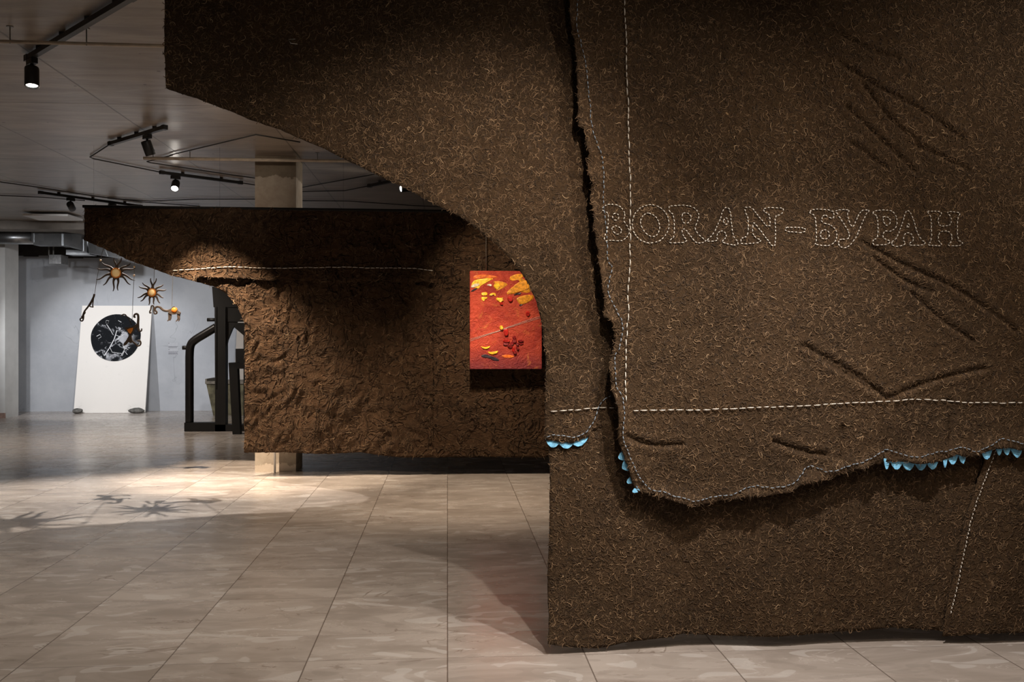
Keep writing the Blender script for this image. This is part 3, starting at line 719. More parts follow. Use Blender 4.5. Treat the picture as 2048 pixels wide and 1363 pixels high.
MB().tube([(wx, YP+.03, tl.z-.01), (wx, YP+.03, ZC)], .0035, 6).build('hanging_wire', STEEL, pt_, True)
wx = pp(690, 100).x
MB().tube([(wx, YP+.03, tl.z-.01), (wx, YP+.03, ZC)], .0035, 6).build('hanging_wire', STEEL, pt_, True)
# ------------------------------------------------------------------ hanging figures
YH = YFF-.075
BROWN = simple('carved_brown', (.026, .014, .007), .8, .5, 60, bump=.4)
AM = NT('amber_resin', .35, .5)
v = AM.coord('Object'); n = AM.noise(v, 30, 3, .6)
AM.base(AM.mix(AM.ss(n, .35, .65), (.85, .26, .02), (.95, .45, .10)))
AM.b.inputs['Transmission Weight'].default_value = 0.0
tr = AM.N.new('ShaderNodeBsdfTranslucent'); tr.inputs['Color'].default_value = (1.0, .42, .08, 1)
mx = AM.N.new('ShaderNodeMixShader'); mx.inputs[0].default_value = .65
outn = AM.N['Material Output']; AM.L(AM.b.outputs[0], mx.inputs[1]); AM.L(tr.outputs[0], mx.inputs[2]); AM.L(mx.outputs[0], outn.inputs['Surface'])
AMBER = AM.m
AMPALE = NT('pale_amber', .4, .5)
AMPALE.base((1.0, .76, .38))
tr = AMPALE.N.new('ShaderNodeBsdfTranslucent'); tr.inputs['Color'].default_value = (1.0, .62, .30, 1)
mx = AMPALE.N.new('ShaderNodeMixShader'); mx.inputs[0].default_value = .25
AMPALE.L(AMPALE.b.outputs[0], mx.inputs[1]); AMPALE.L(tr.outputs[0], mx.inputs[2]); AMPALE.L(mx.outputs[0], AMPALE.N['Material Output'].inputs['Surface']); AMPALE = AMPALE.m
BEAD = simple('wood_bead', (.55, .38, .22), .5)
def fpx(x, y, Y=YH): return at(150+x*.16139, 500+y*.16139, Y)   # 1549 px wide close view of the figures
def edge_py(px):
    e = FW
    for (a, b), (c, d) in zip(e[1:-1], e[2:]):
        if a <= px <= c: return b+(d-b)*(px-a)/(c-a)
    return 480
def sun(cx, cy, R, body_r, label, tx, ends, glow):
    c = fpx(cx, cy); s = R*.16139*YH/F
    t = thing('sun_figure', label, 'hanging ornament', (c.x, YH, c.z-s), 'hanging figures')
    mb = MB(); br_ = body_r*.16139*YH/F
    mb.lathe([(br_*.55, -.016), (br_*.9, -.012), (br_, 0), (br_*.9, .012), (br_*.55, .016)], c, (0, 1, 0), 24)
    for (ex, ey) in ends:
        e = fpx(ex, ey); d = e-c; L = d.length; d.normalize(); n_ = Vector((-d.z, 0, d.x))
        sg = 1 if (ex > cx) else -1
        pts = []; rr = []
        for k in range(13):
            f = k/12
            pts.append(c+d*(br_*.75+(L-br_*.75)*f*1.04)+n_*math.sin(f*PI*1.8)*L*.055*sg)
            rr.append(.0035+.0085*(1-f)**.8+.012*max(0, 1-f*3.2)**2)
        mb.tube(pts, rr, 8, .6)
    mb.build('body', BROWN, t, True)
    g = br_*glow
    o = MB().lathe([(g*.2, -.026), (g*.7, -.023), (g, -.014), (g, .014), (g*.7, .023), (g*.2, .026)], c, (0, 1, 0), 24).build('glass_eye', AMPALE, t, True)
    o['label'] = 'pale glowing amber disc in the middle'
    ring = MB(); 
    ring.tube([c+Vector((math.cos(a)*g*1.10, -.010, math.sin(a)*g*1.12)) for a in [2*PI*k/24 for k in range(25)]], .006, 6).build('amber_ring', AMBER, t, True)
    tp = fpx(tx, cy); te = at(150+tx*.16139, edge_py(150+tx*.16139)-6, YH)
    MB().tube([Vector((tp.x, YH, c.z+br_*.9)), Vector((te.x, YFF+d_top(te.x, te.z)-.014, te.z))], .0022, 5).build('hanging_thread', STEEL, t)
    return t
sun(512, 283, 225, 64, 'large brown sun with amber centre, hanging highest on the left', 530, [(490,98),(568,98),(682,158),(740,215),(738,362),(688,418),(540,492),(464,500),(348,424),(268,354),(282,218),(342,150)], .78)
sun(955, 525, 170, 50, 'small brown sun with pale centre, hanging below the large sun to its right', 975, [(945,352),(1000,352),(1088,422),(1124,485),(1094,584),(1056,650),(984,668),(910,672),(812,625),(778,580),(800,445),(842,400)], .78)
def tubepx(mb, pts, r, sm=2, sq=.6, n=8):
    q = smooth_line([Vector(fpx(a, b)) for a, b in pts], sm)
    if isinstance(r, (tuple, list)):
        rr = [r[0]+(r[1]-r[0])*k/(len(q)-1) for k in range(len(q))]
    else: rr = r
    mb.tube(q, rr, n, sq)
def flatpx(mb, pts, th=.02):
    q = [Vector(fpx(a, b)) for a, b in pts]
    mb.prism([w+Vector((0, -th/2, 0)) for w in q], (0, th, 0))
def string(t, pts, beads=()):
    mb = MB(); q = [fpx(a, b) for a, b in pts]
    e = at(150+pts[0][0]*.16139, edge_py(150+pts[0][0]*.16139)-6, YH); q = [Vector((e.x, YFF+d_top(e.x, e.z)-.014+(.045 if beads else 0), e.z))]+q
    mb.tube(q, .0024, 5).build('hanging_thread', STEEL, t)
    for a, b in beads: MB().ball(fpx(a, b), .010).build('bead', BEAD, t, True)
# camel on the right
t = thing('camel_figure', 'brown camel with orange hump and long curled neck, hanging beside the black frame', 'hanging ornament', fpx(1220, 880), 'hanging figures')
mb = MB()
flatpx(mb, [(1150,750),(1165,735),(1195,725),(1215,700),(1238,695),(1258,715),(1275,745),(1300,760),(1310,775),(1300,795),(1270,785),(1240,795),(1210,798),(1175,788),(1158,770)], .024)
tubepx(mb, [(1160,750),(1120,752),(1085,738),(1060,712),(1035,698),(1005,702),(990,722),(990,745),(1010,760),(1018,775),(1000,790),(980,785)], (.013, .007))
tubepx(mb, [(985,788),(975,760),(978,700),(962,682),(945,690),(940,735),(925,760),(928,782),(945,770)], .0068)
for lg in ([(1165,778),(1166,820),(1165,858),(1146,878)], [(1185,785),(1188,820),(1186,850),(1172,872)], [(1278,780),(1276,820),(1280,850),(1252,882)], [(1296,785),(1290,820),(1296,852),(1282,880)]):
    tubepx(mb, lg, (.011, .005), 1)
mb.build('body', BROWN, t)
MB().lathe([(.010, -.02), (.026, -.016), (.030, 0), (.026, .016), (.010, .02)], fpx(1234, 742), (0, 1, 0), 18).build('hump_inlay', AMBER, t, True)['label'] = 'orange oval set in the hump'
string(t, [(1212, 300), (1200, 700)])
# curled beast in front of the disc
t = thing('beast_figure', 'brown curled beast with orange flank, hanging in front of the black disc', 'hanging ornament', fpx(760, 1190), 'hanging figures')
mb = MB()
flatpx(mb, [(640,960),(690,955),(740,945),(800,905),(805,930),(770,965),(745,1000),(715,1050),(735,1120),(715,1150),(680,1135),(655,1170),(620,1185),(630,1150),(660,1115),(690,1060),(690,1030),(665,1000)], .022)
tubepx(mb, [(800,960),(800,900),(805,840),(800,795),(775,788),(752,805),(750,832),(770,828)], (.013, .008))
tubepx(mb, [(795,950),(800,985),(820,1005),(845,1000),(846,970)], (.010, .006))
tubepx(mb, [(790,1125),(815,1115),(835,1135),(832,1170),(805,1188),(780,1180)], .008)
tubepx(mb, [(715,1120),(760,1150),(790,1178)], (.010, .007))
tubepx(mb, [(600,815),(615,795),(640,797),(652,808)], .006)
tubepx(mb, [(652,808),(690,850),(720,930)], .004)
mb.build('body', BROWN, t)
m2 = MB(); q = [fpx(a, b) for a, b in [(672,985),(700,970),(745,962),(735,1000),(712,1035),(690,1020)]]
m2.prism([w+Vector((0, -.015, 0)) for w in q], (0, .03, 0)); m2.build('flank_inlay', AMBER, t)['label'] = 'orange flank'
t.location.y -= .045
string(t, [(757, 125), (752, 330), (738, 600), (728, 870)], [(755, 210), (751, 318)])
# thin tilted beast at the left
t = thing('beast_figure', 'thin tilted brown beast hanging at far left over the white board corner', 'hanging ornament', fpx(100, 885), 'hanging figures')
mb = MB()
tubepx(mb, [(262,545),(255,580),(215,655),(180,710),(140,755),(122,800),(110,850)], (.010, .007))
tubepx(mb, [(255,585),(245,640),(240,700),(255,708),(205,700),(200,680)], .006)
tubepx(mb, [(240,600),(225,655),(200,690)], .007)
tubepx(mb, [(140,755),(150,775),(128,800),(130,830),(120,880),(90,875),(85,850),(115,835),(105,815)], .007)
mb.build('body', BROWN, t)
t.location.y -= .045
string(t, [(345, 90), (300, 320), (265, 545)], [(338, 130)])
# ------------------------------------------------------------------ board with disc
BY = 17.46
bl = at(147, 825, BY); brr = at(290, 826, BY); TOPB = at(169, 611, YF-.03)
lean = Vector((0, YF-.035-BY, TOPB.z)); hgt = lean.length; up_ = lean.normalized(); nrm = Vector((0, -up_.z, up_.y))
def bp(x, h, out=0.0): return Vector((bl.x+x, BY, .002))+up_*h+nrm*out
W = brr.x-bl.x
t = thing('leaning_board', 'tall white board with a black speckled disc, leaning on the back wall', 'board', (bl.x+W/2, BY, 0))
BOARD = NT('white_board', .6, .3); v = BOARD.coord('Object')
BOARD.base(BOARD.mix(BOARD.ss(BOARD.noise(v, 5, 6, .7), .60, .78), (.80, .765, .72), (.48, .455, .43))); BOARD = BOARD.m
MB().prism([bp(0, 0), bp(W, 0), bp(W, hgt), bp(0, hgt)], nrm*-.03).build('board', BOARD, t)
DM = NT('speckled_black', .85, .08); v = DM.coord('Object')
w_ = DM.vadd(v, DM.noise(v, 3, 3, .6, 0, 'Color'), .35)
streak = DM.math('MULTIPLY', DM.ss(DM.noise(w_, 4.2, 8, .75, .8), .53, .60), DM.ss(DM.noise(v, 3.1, 2), .42, .55))
fine = DM.math('MULTIPLY', DM.ss(DM.noise(v, 34, 4, .7), .66, .72), .5)
DM.base(DM.mix(DM.math('MAXIMUM', DM.math('MULTIPLY', streak, .75), fine), (.010, .011, .013), (.55, .56, .60))); 
dc = at(230.5, 675, (BY+.25)); hx = dc.x-bl.x; hh_ = (dc.z)/up_.z
rad = 48.5*17.2/F
loop = [bp(hx+rad*(1+.012*math.sin(5*a))*math.cos(a), hh_+rad*.99*math.sin(a), 0) for a in [2*PI*k/64 for k in range(64)]]
o = MB().prism(loop, nrm*.012).build('disc', DM.m, t); o['label'] = 'black round disc with white splashes'
mb = MB()
def dstroke(pts, r):
    mb.tube([bp(hx+(a-231)*17.2/F, hh_-(b-675)*17.2/F*1.0, .013) for a, b in pts], r, 6, .4)
cp_ = lambda a, b: (a*.25, 560+b*.25)
for pts, r in (([(840,320),(862,322),(858,345),(838,340),(840,320)], .004), ([(845,350),(880,400),(905,440)], .006), ([(930,400),(915,470),(885,540),(845,610)], .008), ([(885,540),(905,580),(980,590)], .004), ([(985,520),(1000,560),(975,610)], .005), ([(1000,545),(1030,560)], .005), ([(985,610),(1000,570),(1025,600)], .005), ([(775,450),(800,435),(812,455),(790,470)], .006), ([(935,320),(960,335)], .005), ([(960,450),(940,480)], .007), ([(990,430),(960,455),(925,440)], .006)):
    dstroke([cp_(a, b) for a, b in pts], r)
mb.build('paint_marks', simple('chalk_white', (.62, .62, .64), .7), o)
# stones at the board foot
def stone(cx, cy, w, h, lab, sd):
    c = at(cx, cy, BY-.10); mb = MB(); mb.ball((c.x, BY-.10, h*.5), 1.0, w/2, .075, h/2, 16, 10)
    for i, v in enumerate(mb.V):
        d = v-Vector((c.x, BY-.1, h*.5)); k = 1+.22*noise.noise(Vector((d.x*14+sd, d.y*14, d.z*18)))
        v2 = Vector((c.x, BY-.1, h*.5))+d*k; v2.z = max(v2.z, 0); mb.V[i] = v2
    return tag(mb.build('stone', simple('grey_stone', (.12, .115, .105), .8, .5, 14, bump=.6), smooth=True), lab, 'stone', 'stones at the board foot')
stone(154.5, 821, 19*17.3/F, .10, 'small rounded grey stone at the left foot of the leaning board', 1)
stone(273, 820, 29*17.3/F, .10, 'longer flat grey stone at the right foot of the leaning board', 5)
# wall label
a = at(336.5, 685, YF-.004); b = at(356.5, 709, YF-.004)
t = thing('wall_label', 'small pale label with grey lines of text on the grey back wall', 'label', ((a.x+b.x)/2, YF-.003, b.z))
MB().box((a.x, YF-.004, b.z), (b.x, YF-.001, a.z)).build('label_sheet', simple('pale_vinyl', (.43, .44, .47), .6, .04), t)
LG = simple('grey_print', (.06, .065, .075), .7)
for yy, fw in ((686, .12), (692.3, .95), (694.8, .9), (698.5, .14), (703, 1.0), (705.3, .96), (707.5, .98)):
    z = at(346, yy, YF).z; mb = MB(); xw = (b.x-a.x)*fw; xx = a.x+.004
    while xx < a.x+xw-.008:
        q = random.uniform(.008, .022); q = min(q, a.x+xw-xx-.002); mb.box((xx, YF-.0052, z-.0055), (xx+q, YF-.0038, z+.0035)); xx += q+.004
    mb.build('text_line', LG, t)
# ------------------------------------------------------------------ black timber frame
def fr(x, y, Y): return at(x, y, Y)
YK = 13.9
t = thing('timber_frame', 'tall black timber frame with bent side rail and arched brace, beyond the far felt', 'frame', (fr(430, 860, YK).x, YK, 0))
def slab(pts, Y, th): return MB().prism([at(a, b, Y) for a, b in pts], (0, th, 0))
xa, xb = fr(430, 860, YK).x, fr(451, 860, YK).x
MB().box((xa, YK, 0), (xb, YK+.16, fr(440, 613, YK).z)).build('main_post', BLACKW, t)
slab([(429, 613), (433, 613), (433, 775), (430, 775)], YK-.012, .012).build('cover_strip', BLACKW, t)
MB().box((fr(368, 850, YK).x, YK+.01, .004), (xa, YK+.15, fr(368, 845, YK).z)).build('base_beam', BLACKW, t)
mb = MB(); q = smooth_line([fr(379, 846, YK+.08), fr(379, 740, YK+.08), fr(379, 706, YK+.08), fr(381, 688, YK+.08), fr(390, 679, YK+.08), fr(412, 666, YK+.08), fr(432, 654, YK+.08)], 2)
mb.tube(q, 8.2*YK/F, 14).build('side_rail', simple('black_pipe', (.011, .010, .010), .28, .2, 20), t, True)
MB().lathe([(.03, 0), (.03, .09)], fr(365, 695, YK+.08), (1, 0, 0), 10).build('peg', BLACKW, t, True)
MB().lathe([(.026, 0), (.026, .16)], fr(414.5, 639, YK+.06), (1, 0, 0), 10).build('peg', BLACKW, t, True)
slab([(424, 573), (520, 573), (520, 614), (427, 614)], YK+.02, .30).build('head_panel', BLACKW, t)
slab([(430, 613), (530, 616), (530, 643), (430, 643)], YK+.03, .12).build('cross_head', BLACKW, t)
slab([(450, 640), (476, 640), (464, 658), (455, 680), (451, 700), (450, 720)], YK+.04, .08).build('brace', BLACKW, t)
slab([(472, 645), (510, 645), (510, 720), (491, 690), (488, 671), (468, 654)], YK+.04, .08).build('brace', BLACKW, t)
slab([(487, 660), (512, 660), (512, 862), (487, 862)], YK+.05, .14).build('main_post', BLACKW, t)
slab([(471, 697), (489, 697), (489, 726), (471, 726)], YK+.03, .12).build('cross_bar', BLACKW, t)
yk2 = F*CZ/(868-HOR)*.9985*1.018
MB().prism([at(457, 725, yk2), at(474, 724, yk2), at(480, 868, yk2), at(465, 868, yk2)], (0, .14, 0)).build('front_post', BLACKW, t)
MB().prism([at(474, 725, yk2), at(500, 725, yk2), at(500, 737, yk2), at(474, 737, yk2)], (0, .13, 0)).build('cross_bar', BLACKW, t)
MB().box((xa, YK+.0, .0), (fr(505, 860, YK).x, YK+.16, .10)).build('base_beam', BLACKW, t)
# tub behind the frame
OL = simple('olive_canvas', (.14, .125, .075), .8, .5, 6, bump=.4)
t = thing('tub', 'olive tapered tub with pale rim standing behind the black timber frame', 'tub', (at(450, 823, 16.9).x, 16.9, 0))
x0, x1 = at(414, 760, 16.7).x, at(520, 760, 16.7).x; zt = at(450, 767, 16.7).z
bx0, bx1 = at(425, 823, 16.7).x, at(508, 823, 16.7).x
mb = MB(); mb.add([(bx0, 16.75, 0), (bx1, 16.75, 0), (bx1, 17.15, 0), (bx0, 17.15, 0), (x0, 16.65, zt), (x1, 16.65, zt), (x1, 17.25, zt), (x0, 17.25, zt), (x0+.03, 16.68, zt), (x1-.03, 16.68, zt), (x1-.03, 17.22, zt), (x0+.03, 17.22, zt), (bx0+.04, 16.8, .04), (bx1-.04, 16.8, .04), (bx1-.04, 17.1, .04), (bx0+.04, 17.1, .04)],
   [(0,3,2,1),(0,1,5,4),(1,2,6,5),(2,3,7,6),(3,0,4,7),(4,5,9,8),(5,6,10,9),(6,7,11,10),(7,4,8,11),(8,9,13,12),(9,10,14,13),(10,11,15,14),(11,8,12,15),(12,13,14,15)]).build('body', OL, t)
mb = MB(); mb.box((x0-.015, 16.63, zt), (x1+.015, 16.66, zt+.05)).box((x0-.015, 17.24, zt), (x1+.015, 17.27, zt+.05)).box((x0-.02, 16.66, zt), (x0+.01, 17.24, zt+.09)).box((x1-.01, 16.66, zt), (x1+.02, 17.24, zt+.05)).build('rim', simple('worn_rim', (.16, .14, .11), .7), t)
# pale panel behind it
px0 = at(466, 800, 17.6).x
o = MB().prism([(px0, 17.55, 0), (px0+.75, 17.55, 0), (px0+.78, 17.86, 2.05), (px0+.04, 17.86, 2.05)], (0, .03, 0)).build('panel', simple('beige_panel', (.52, .46, .40), .7, .06, 4))
tag(o, 'plain beige panel leaning on the back wall behind the black timber frame', 'panel')
# ------------------------------------------------------------------ ceiling services
GALV = NT('galvanised_steel', .32, .5, .9); v = GALV.coord('Object')
GALV.base(GALV.mix(GALV.voro(v, 9, 'F1', 'Color'), (.22, .23, .24), (.34, .35, .36))); GALV = GALV.m
YD = 15.95
t = thing('air_duct', 'galvanised steel air duct stepping down under the ceiling at far left', 'duct', (at(120, 480, YD).x, YD, at(120, 520, YD).z))
def dsec(xl, xr_, ytop, ybot, Y, dep, nm='duct_section', rr=0):
    a = at(xl, ytop, Y); b = at(xr_, ybot, Y); mb = MB()
    if rr:
        mb.tube([(a.x, Y+dep/2, (a.z+b.z)/2), (b.x, Y+dep/2, (a.z+b.z)/2)], (a.z-b.z)/2, 20)
        return mb.build(nm, GALV, t, True)
    mb.box((a.x, Y, b.z), (b.x, Y+dep, a.z)); return mb.build(nm, GALV, t)
dsec(-60, 64, 460, 487, YD, .25, rr=1)
dsec(63, 67, 459, 484, YD-.02, .30, 'flange')
dsec(67, 118, 461, 490, YD, .26)
def skew(p4, Y, dep):
    return MB().prism([at(a, b, Y) for a, b in p4], (0, dep, 0)).build('duct_section', GALV, t)
dsec(117, 123, 462, 491, YD-.02, .32, 'flange')
skew([(122, 463), (163, 468), (163, 500), (122, 490)], YD+.02, .26)
dsec(163, 166, 478, 502, YD, .3, 'flange')
skew([(166, 478), (174, 478), (174, 505), (166, 501)], YD+.02, .26)
skew([(174, 480), (205, 486), (215, 512), (178, 506)], YD+.04, .26)
skew([(205, 486), (262, 500), (262, 516), (215, 512)], YD+.06, .26)
dsec(132, 180, 499, 509, YD+.35, .3)
o = MB().box((at(98, 518, YD+.5).x, YD+.5, at(98, 527, YD+.5).z), (at(122, 518, YD+.5).x, YD+.8, at(98, 509, YD+.5).z)).build('service_box', simple('dull_grey_metal', (.12, .12, .12), .5), t)
for px in (98, 107):
    MB().tube([at(px, 490, YD+.6), at(px, 510, YD+.6)], .012, 6).build('drop_rod', STEEL, t)
# white suspended panel
zs = 3.19
q = [on_z(45, 431, zs), on_z(133, 431, zs), on_z(168, 441.5, zs), on_z(86, 442, zs)]
o = MB().box((q[0].x, q[0].y, zs), (q[1].x, q[2].y, zs+.03)).build('ceiling_panel', simple('white_panel', (.62, .61, .60), .5, .04, 3))
tag(o, 'white flat panel hung just below the ceiling before the steel duct', 'panel')
for sx_ in (q[0].x+.1, q[1].x-.1):
    pass
o2 = MB().box((q[0].x+.2, q[0].y+.2, zs+.03), (q[1].x-.2, q[2].y-.2, ZC)).build('spacer', BLACK); o2.parent = o; o2.matrix_parent_inverse = o.matrix_world.inverted(); 
o2.location = o2.location - o.location; o2.matrix_parent_inverse = Matrix.Identity(4)
ZR = 3.215
def rail(p, q, lab):
    a = on_z(*p, ZR); b = on_z(*q, ZR); d = (b-a).normalized()
    t = thing('track_rail', lab, 'lighting track', (a+b)/2, 'lighting tracks')
    MB().bar(a, b, .036, .033).build('channel', BLACK, t)
    s = d.cross(Vector((0,0,1))).normalized()
    n_ = max(2, int((b-a).length/.5)+1)
    MB().bar(a-d*.03, a+d*.02, .042, .040).build('end_cap', BLACK, t); MB().bar(b-d*.02, b+d*.03, .042, .040).build('end_cap', BLACK, t)
    for k in range(n_):
        c = a+(b-a)*((k+.5)/n_); MB().box((c.x-.015, c.y-.015, ZR+.015), (c.x+.015, c.y+.015, ZC)).build('ceiling_clip', BLACK, t)
    return a, b
R1 = rail((57, 116), (262, -6), 'black lighting track nearest the camera, running diagonally at top left')
R2 = rail((222, 287), (328, 255), 'short black lighting track beside the left end of the cream conduit')
R3 = rail((325, 345), (480, 365), 'black lighting track carrying the lit lamp that faces the camera')
R4 = rail((82, 385), (280, 412), 'black lighting track above the far felt at far left')
R6 = rail((740, 371), (822, 354), 'black lighting track right of the concrete column')
def pipe(pts, lab, mat=CABLE, r=.006, z=3.235, nm='ceiling_cable', cat='cable', grp='ceiling cables', hooks=()):
    q = [on_z(a, b, z) for a, b in pts]
    if not hooks:
        o = MB().tube(q, r, 8).build(nm, mat, smooth=True); return tag(o, lab, cat, grp)
    t = thing(nm, lab, cat, sum(q, Vector())/len(q), grp)
    MB().tube(q, r, 10).build('tube', mat, t, True)
    for a, b in hooks:
        h = on_z(a, b, z); h.z = z
        MB().tube([h-Vector((0,0,.012)), Vector((h.x, h.y, ZC-.004))], .004, 6).build('hook', STEEL, t)
        MB().lathe([(.02, -.004), (.02, 0)], (h.x, h.y, ZC), (0,0,1), 12).build('hook_plate', STEEL, t)
    return t
pipe([(-60, 81), (333, 92), (520, 97)], 'long cream conduit crossing behind the top of the near felt', CREAM, .011, 3.16, 'conduit', 'pipe', 'cream conduits', ((173, 87),(20, 83)))
pipe([(287, 316), (690, 322), (800, 324)], 'cream conduit passing in front of the head of the concrete column', CREAM, .016, 3.17, 'conduit', 'pipe', 'cream conduits', ((380, 317.5), (635, 321), (306, 316)))
pipe([(222, 287), (180, 314), (186, 317), (325, 345)], 'bent black cable joining the short track to the lit lamp track')
pipe([(480, 365), (524, 372)], 'short black cable from the lit lamp track to the column')
pipe([(340, 310), (512, 269), (600, 284)], 'thin black cable bent upward near the cream conduit, left of the column')
pipe([(345, 310), (294, 323), (300, 325), (460, 349), (524, 358)], 'black cable looping under the left end of the cream conduit to the column')
pipe([(-40, 358), (75, 374), (190, 392), (290, 404), (400, 412)], 'thin cable running along the far left ceiling above its track')
pipe([(-40, 389), (82, 394), (170, 401)], 'lower dark cable at the far left ceiling edge')
pipe([(215, 396), (300, 402), (390, 398), (524, 398)], 'dark cable just above the top edge of the far felt, left of the column')
pipe([(596, 376), (750, 348)], 'upper black cable rising to the right from the column')
pipe([(596, 383), (690, 381), (740, 371)], 'black cable from the column to the right-hand track')
pipe([(596, 401), (700, 402), (830, 411), (900, 414)], 'lowest dark cable right of the column above the far felt')
# spotlights
LENS = bpy.data.materials.new('lamp_glow'); LENS.use_nodes = True
LENS.node_tree.nodes.clear(); e = LENS.node_tree.nodes.new('ShaderNodeEmission'); oo = LENS.node_tree.nodes.new('ShaderNodeOutputMaterial')
e.inputs['Color'].default_value = (1, .93, .84, 1); e.inputs['Strength'].default_value = 40; LENS.node_tree.links.new(e.outputs[0], oo.inputs['Surface'])
HL, HR = .135, .044
proto = thing('spotlight', '', 'spotlight', (0, 0, 0))
MB().box((-.02, -.05, -.035), (.02, .05, 0)).build('adapter', BLACK, proto)
MB().tube([(0, 0, -.03), (0, 0, -.085)], .011, 10).build('stem', BLACK, proto, True)
# head is built about its pivot, shining along -z
me_h = MB().lathe([(.020, .0), (HR*.95, -.004), (HR, -.012), (HR, -HL+.004), (HR*.93, -HL), (HR*.86, -HL), (HR*.84, -HL+.02)], (0, 0, .045), (0, 0, 1), 28)
OFF[proto.name] = Vector((0, 0, 0))
hd = me_h.build('head', BLACK, proto, True); hd.location = (0, 0, -.095)
ln = MB().lathe([(HR*.85, 0), (HR*.80, -.003)], (0, 0, .045-HL+.014), (0, 0, 1), 24).build('lens', LENS, hd)
ln['label'] = 'lit white lens'
def spot(top, aim, lab, energy=0, ang=50, blend=.6, col=(1, .86, .70), size=.03, yaw=0, first=[True]):
    if first[0]:
        r = proto; first[0] = False; kids = list(proto.children)
    else:
        r = proto.copy(); COL.objects.link(r); kids = []
        for c in proto.children:
            d = c.copy(); COL.objects.link(d); d.parent = r; kids.append(d)
            for g_ in c.children:
                h = g_.copy(); COL.objects.link(h); h.parent = d
    r.location = top; r['label'] = lab; r['group'] = 'ceiling spotlights'
    piv = Vector(top)+Vector((0, 0, -.095))
    d = (Vector(aim)-piv).normalized()
    for c in kids:
        if c.name.startswith('head'): c.rotation_euler = (-d).to_track_quat('Z', 'Y').to_euler()
        if c.name.startswith('adapter'): c.rotation_euler = (0, 0, yaw)
    if energy: beam(piv+d*(HL-.045+.012), aim, energy, ang, blend, col, size)
    return r
def beam(p, aim, energy, ang, blend=.6, col=(1, .86, .70), size=.03, nm='beam'):
    l = bpy.data.lights.new(nm, 'SPOT'); l.energy = energy; l.spot_size = math.radians(ang); l.spot_blend = blend
    l.color = col; l.shadow_soft_size = size
    o = bpy.data.objects.new(nm, l); COL.objects.link(o); o.location = p
    o.rotation_euler = (Vector(p)-Vector(aim)).to_track_quat('Z', 'Y').to_euler(); return o
def on_rail(R, f): return R[0]+(R[1]-R[0])*f+Vector((0, 0, -.0195))
def yw(R): d = R[1]-R[0]; return math.atan2(d.y, d.x)-PI/2
WARM = (1, .80, .60); NEUT = (1, .87, .74); COOL = (.97, .975, 1.0)
def at_f(px, py): return at(px, py, YFF)
s1 = on_rail(R1, .04); spot(s1, s1+Vector((.10, -.22, -1.2)), 'black spotlight nearest the camera, pointing down at top left', 70, 80, .6, NEUT, yaw=yw(R1))
s2 = on_rail(R2, .70); spot(s2, at_f(500, 860), 'tilted black spotlight on the short track beside the cream conduit', 1050, 58, .8, WARM, .02, yaw=yw(R2))
s3 = on_rail(R3, .16); spot(s3, (-2.6, 7.2, 0), 'shining spotlight facing the camera above the far felt', 120, 84, .6, (1, .90, .80), .035, yaw=yw(R3))
s4 = on_rail(R4, .28); spot(s4, (-5.6, YF, .9), 'black spotlight at far left above the steel duct', 110, 80, .9, COOL, yaw=yw(R4))
s5 = on_rail(R4, .70); spot(s5, (-4.2, YF, 1.0), 'black spotlight half hidden by the top edge of the far felt', 150, 80, .9, COOL, yaw=yw(R4))
s6 = on_rail(R6, .92); spot(s6, (-2.2, 9.9, 2.75), 'lit spotlight half hidden by the near felt edge, right of the column', 18, 70, .8, NEUT, yaw=yw(R6))
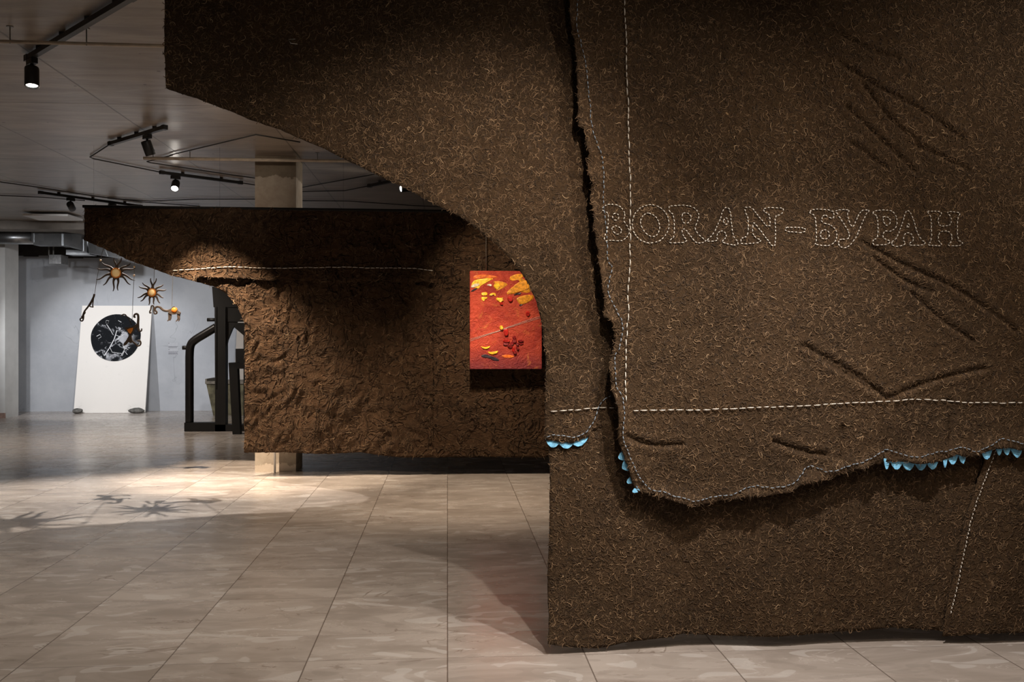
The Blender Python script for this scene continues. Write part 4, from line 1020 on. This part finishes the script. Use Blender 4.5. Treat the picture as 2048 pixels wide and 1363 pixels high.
# added spots without fixtures: stand-ins for unseen lamps, and fills to brighten dim areas
beam((.22, 7.75, 3.12), (.05, 8.35, 0), 470, 80, .9, WARM, .02)
beam((.1, 7.6, 3.12), pp(330, 420), 200, 44, 1, WARM, .02)
beam((-3.2, 10.3, 3.05), (-2.7, 6.6, 0), 1000, 84, .6, (1, .90, .80), .012)  # added beside the lit lamp to throw the figures' shadows on the floor
beam((-3.6, 6.6, 3.1), (-2.95, 9.27, 1.85), 100, 30, .8, WARM, .02)
beam((-2.4, 4.95, 3.1), at_f(600, 820), 330, 30, .9, WARM, .02)
beam((-4.6, 13.0, 3.1), at(260, 720, YF), 150, 66, .9, COOL, .05)
beam((-6.9, 13.9, 3.1), at(240, 765, YF), 400, 54, .6, COOL, .05)
beam((-6.4, 13.0, 3.1), at(40, 720, YF), 150, 60, 1, COOL, .05)
beam((-2.6, 14.0, 3.1), at(420, 720, YF), 130, 60, .9, COOL, .05)
beam((.3, 5.8, 3.1), (.3, 5.85, 0), 60, 104, 1, NEUT, .15)
beam((3.3, 2.5, 3.1), (2.4, YN0, 2.1), 95, 66, 1, NEUT, .03)
beam((.9, -1.2, 3.1), (.9, YN0, 2.3), 75, 70, 1, NEUT, .05)
beam((-1.7, 7.0, 3.15), (-2.4, 9.7, 2.97), 45, 44, 1, NEUT, .05)
beam((-4.5, 12.6, 3.1), (-4.3, 13.2, 0), 330, 120, 1, NEUT, .12)
beam((2.2, 2.2, 3.1), (.40, YN0, 1.2), 140, 70, 1, NEUT, .02)
beam((.75, 2.35, 3.1), (-.05, YN0, 1.40), 265, 64, 1, NEUT, .02)
beam((2.5, 1.5, 3.1), (1.9, YN0, .7), 80, 80, .9, WARM, .03)
beam((1.3, 2.8, 3.1), (1.5, 3.3, 0), 430, 84, .9, (1, .91, .84), .03)
beam((-2.2, 2.6, 3.1), (-2.0, 3.8, 0), 62, 130, 1, NEUT, .15)
beam((-1.5, 5.3, 3.1), (-1.5, 5.4, 0), 95, 100, 1, NEUT, .15)
# ------------------------------------------------------------------ world and view
w = bpy.data.worlds.new('World'); sc.world = w; w.use_nodes = True
w.node_tree.nodes['Background'].inputs[0].default_value = (.02, .02, .02, 1)
vs = sc.view_settings
vs.view_transform = 'Standard'; vs.look = 'None'; vs.gamma = 1; vs.exposure = 0.0; vs.use_curve_mapping = False
try:
    sc.cycles.max_bounces = 7; sc.cycles.diffuse_bounces = 4; sc.cycles.adaptive_threshold = .02; sc.cycles.sample_clamp_indirect = 4
    sc.cycles.use_denoising = True
except Exception: pass
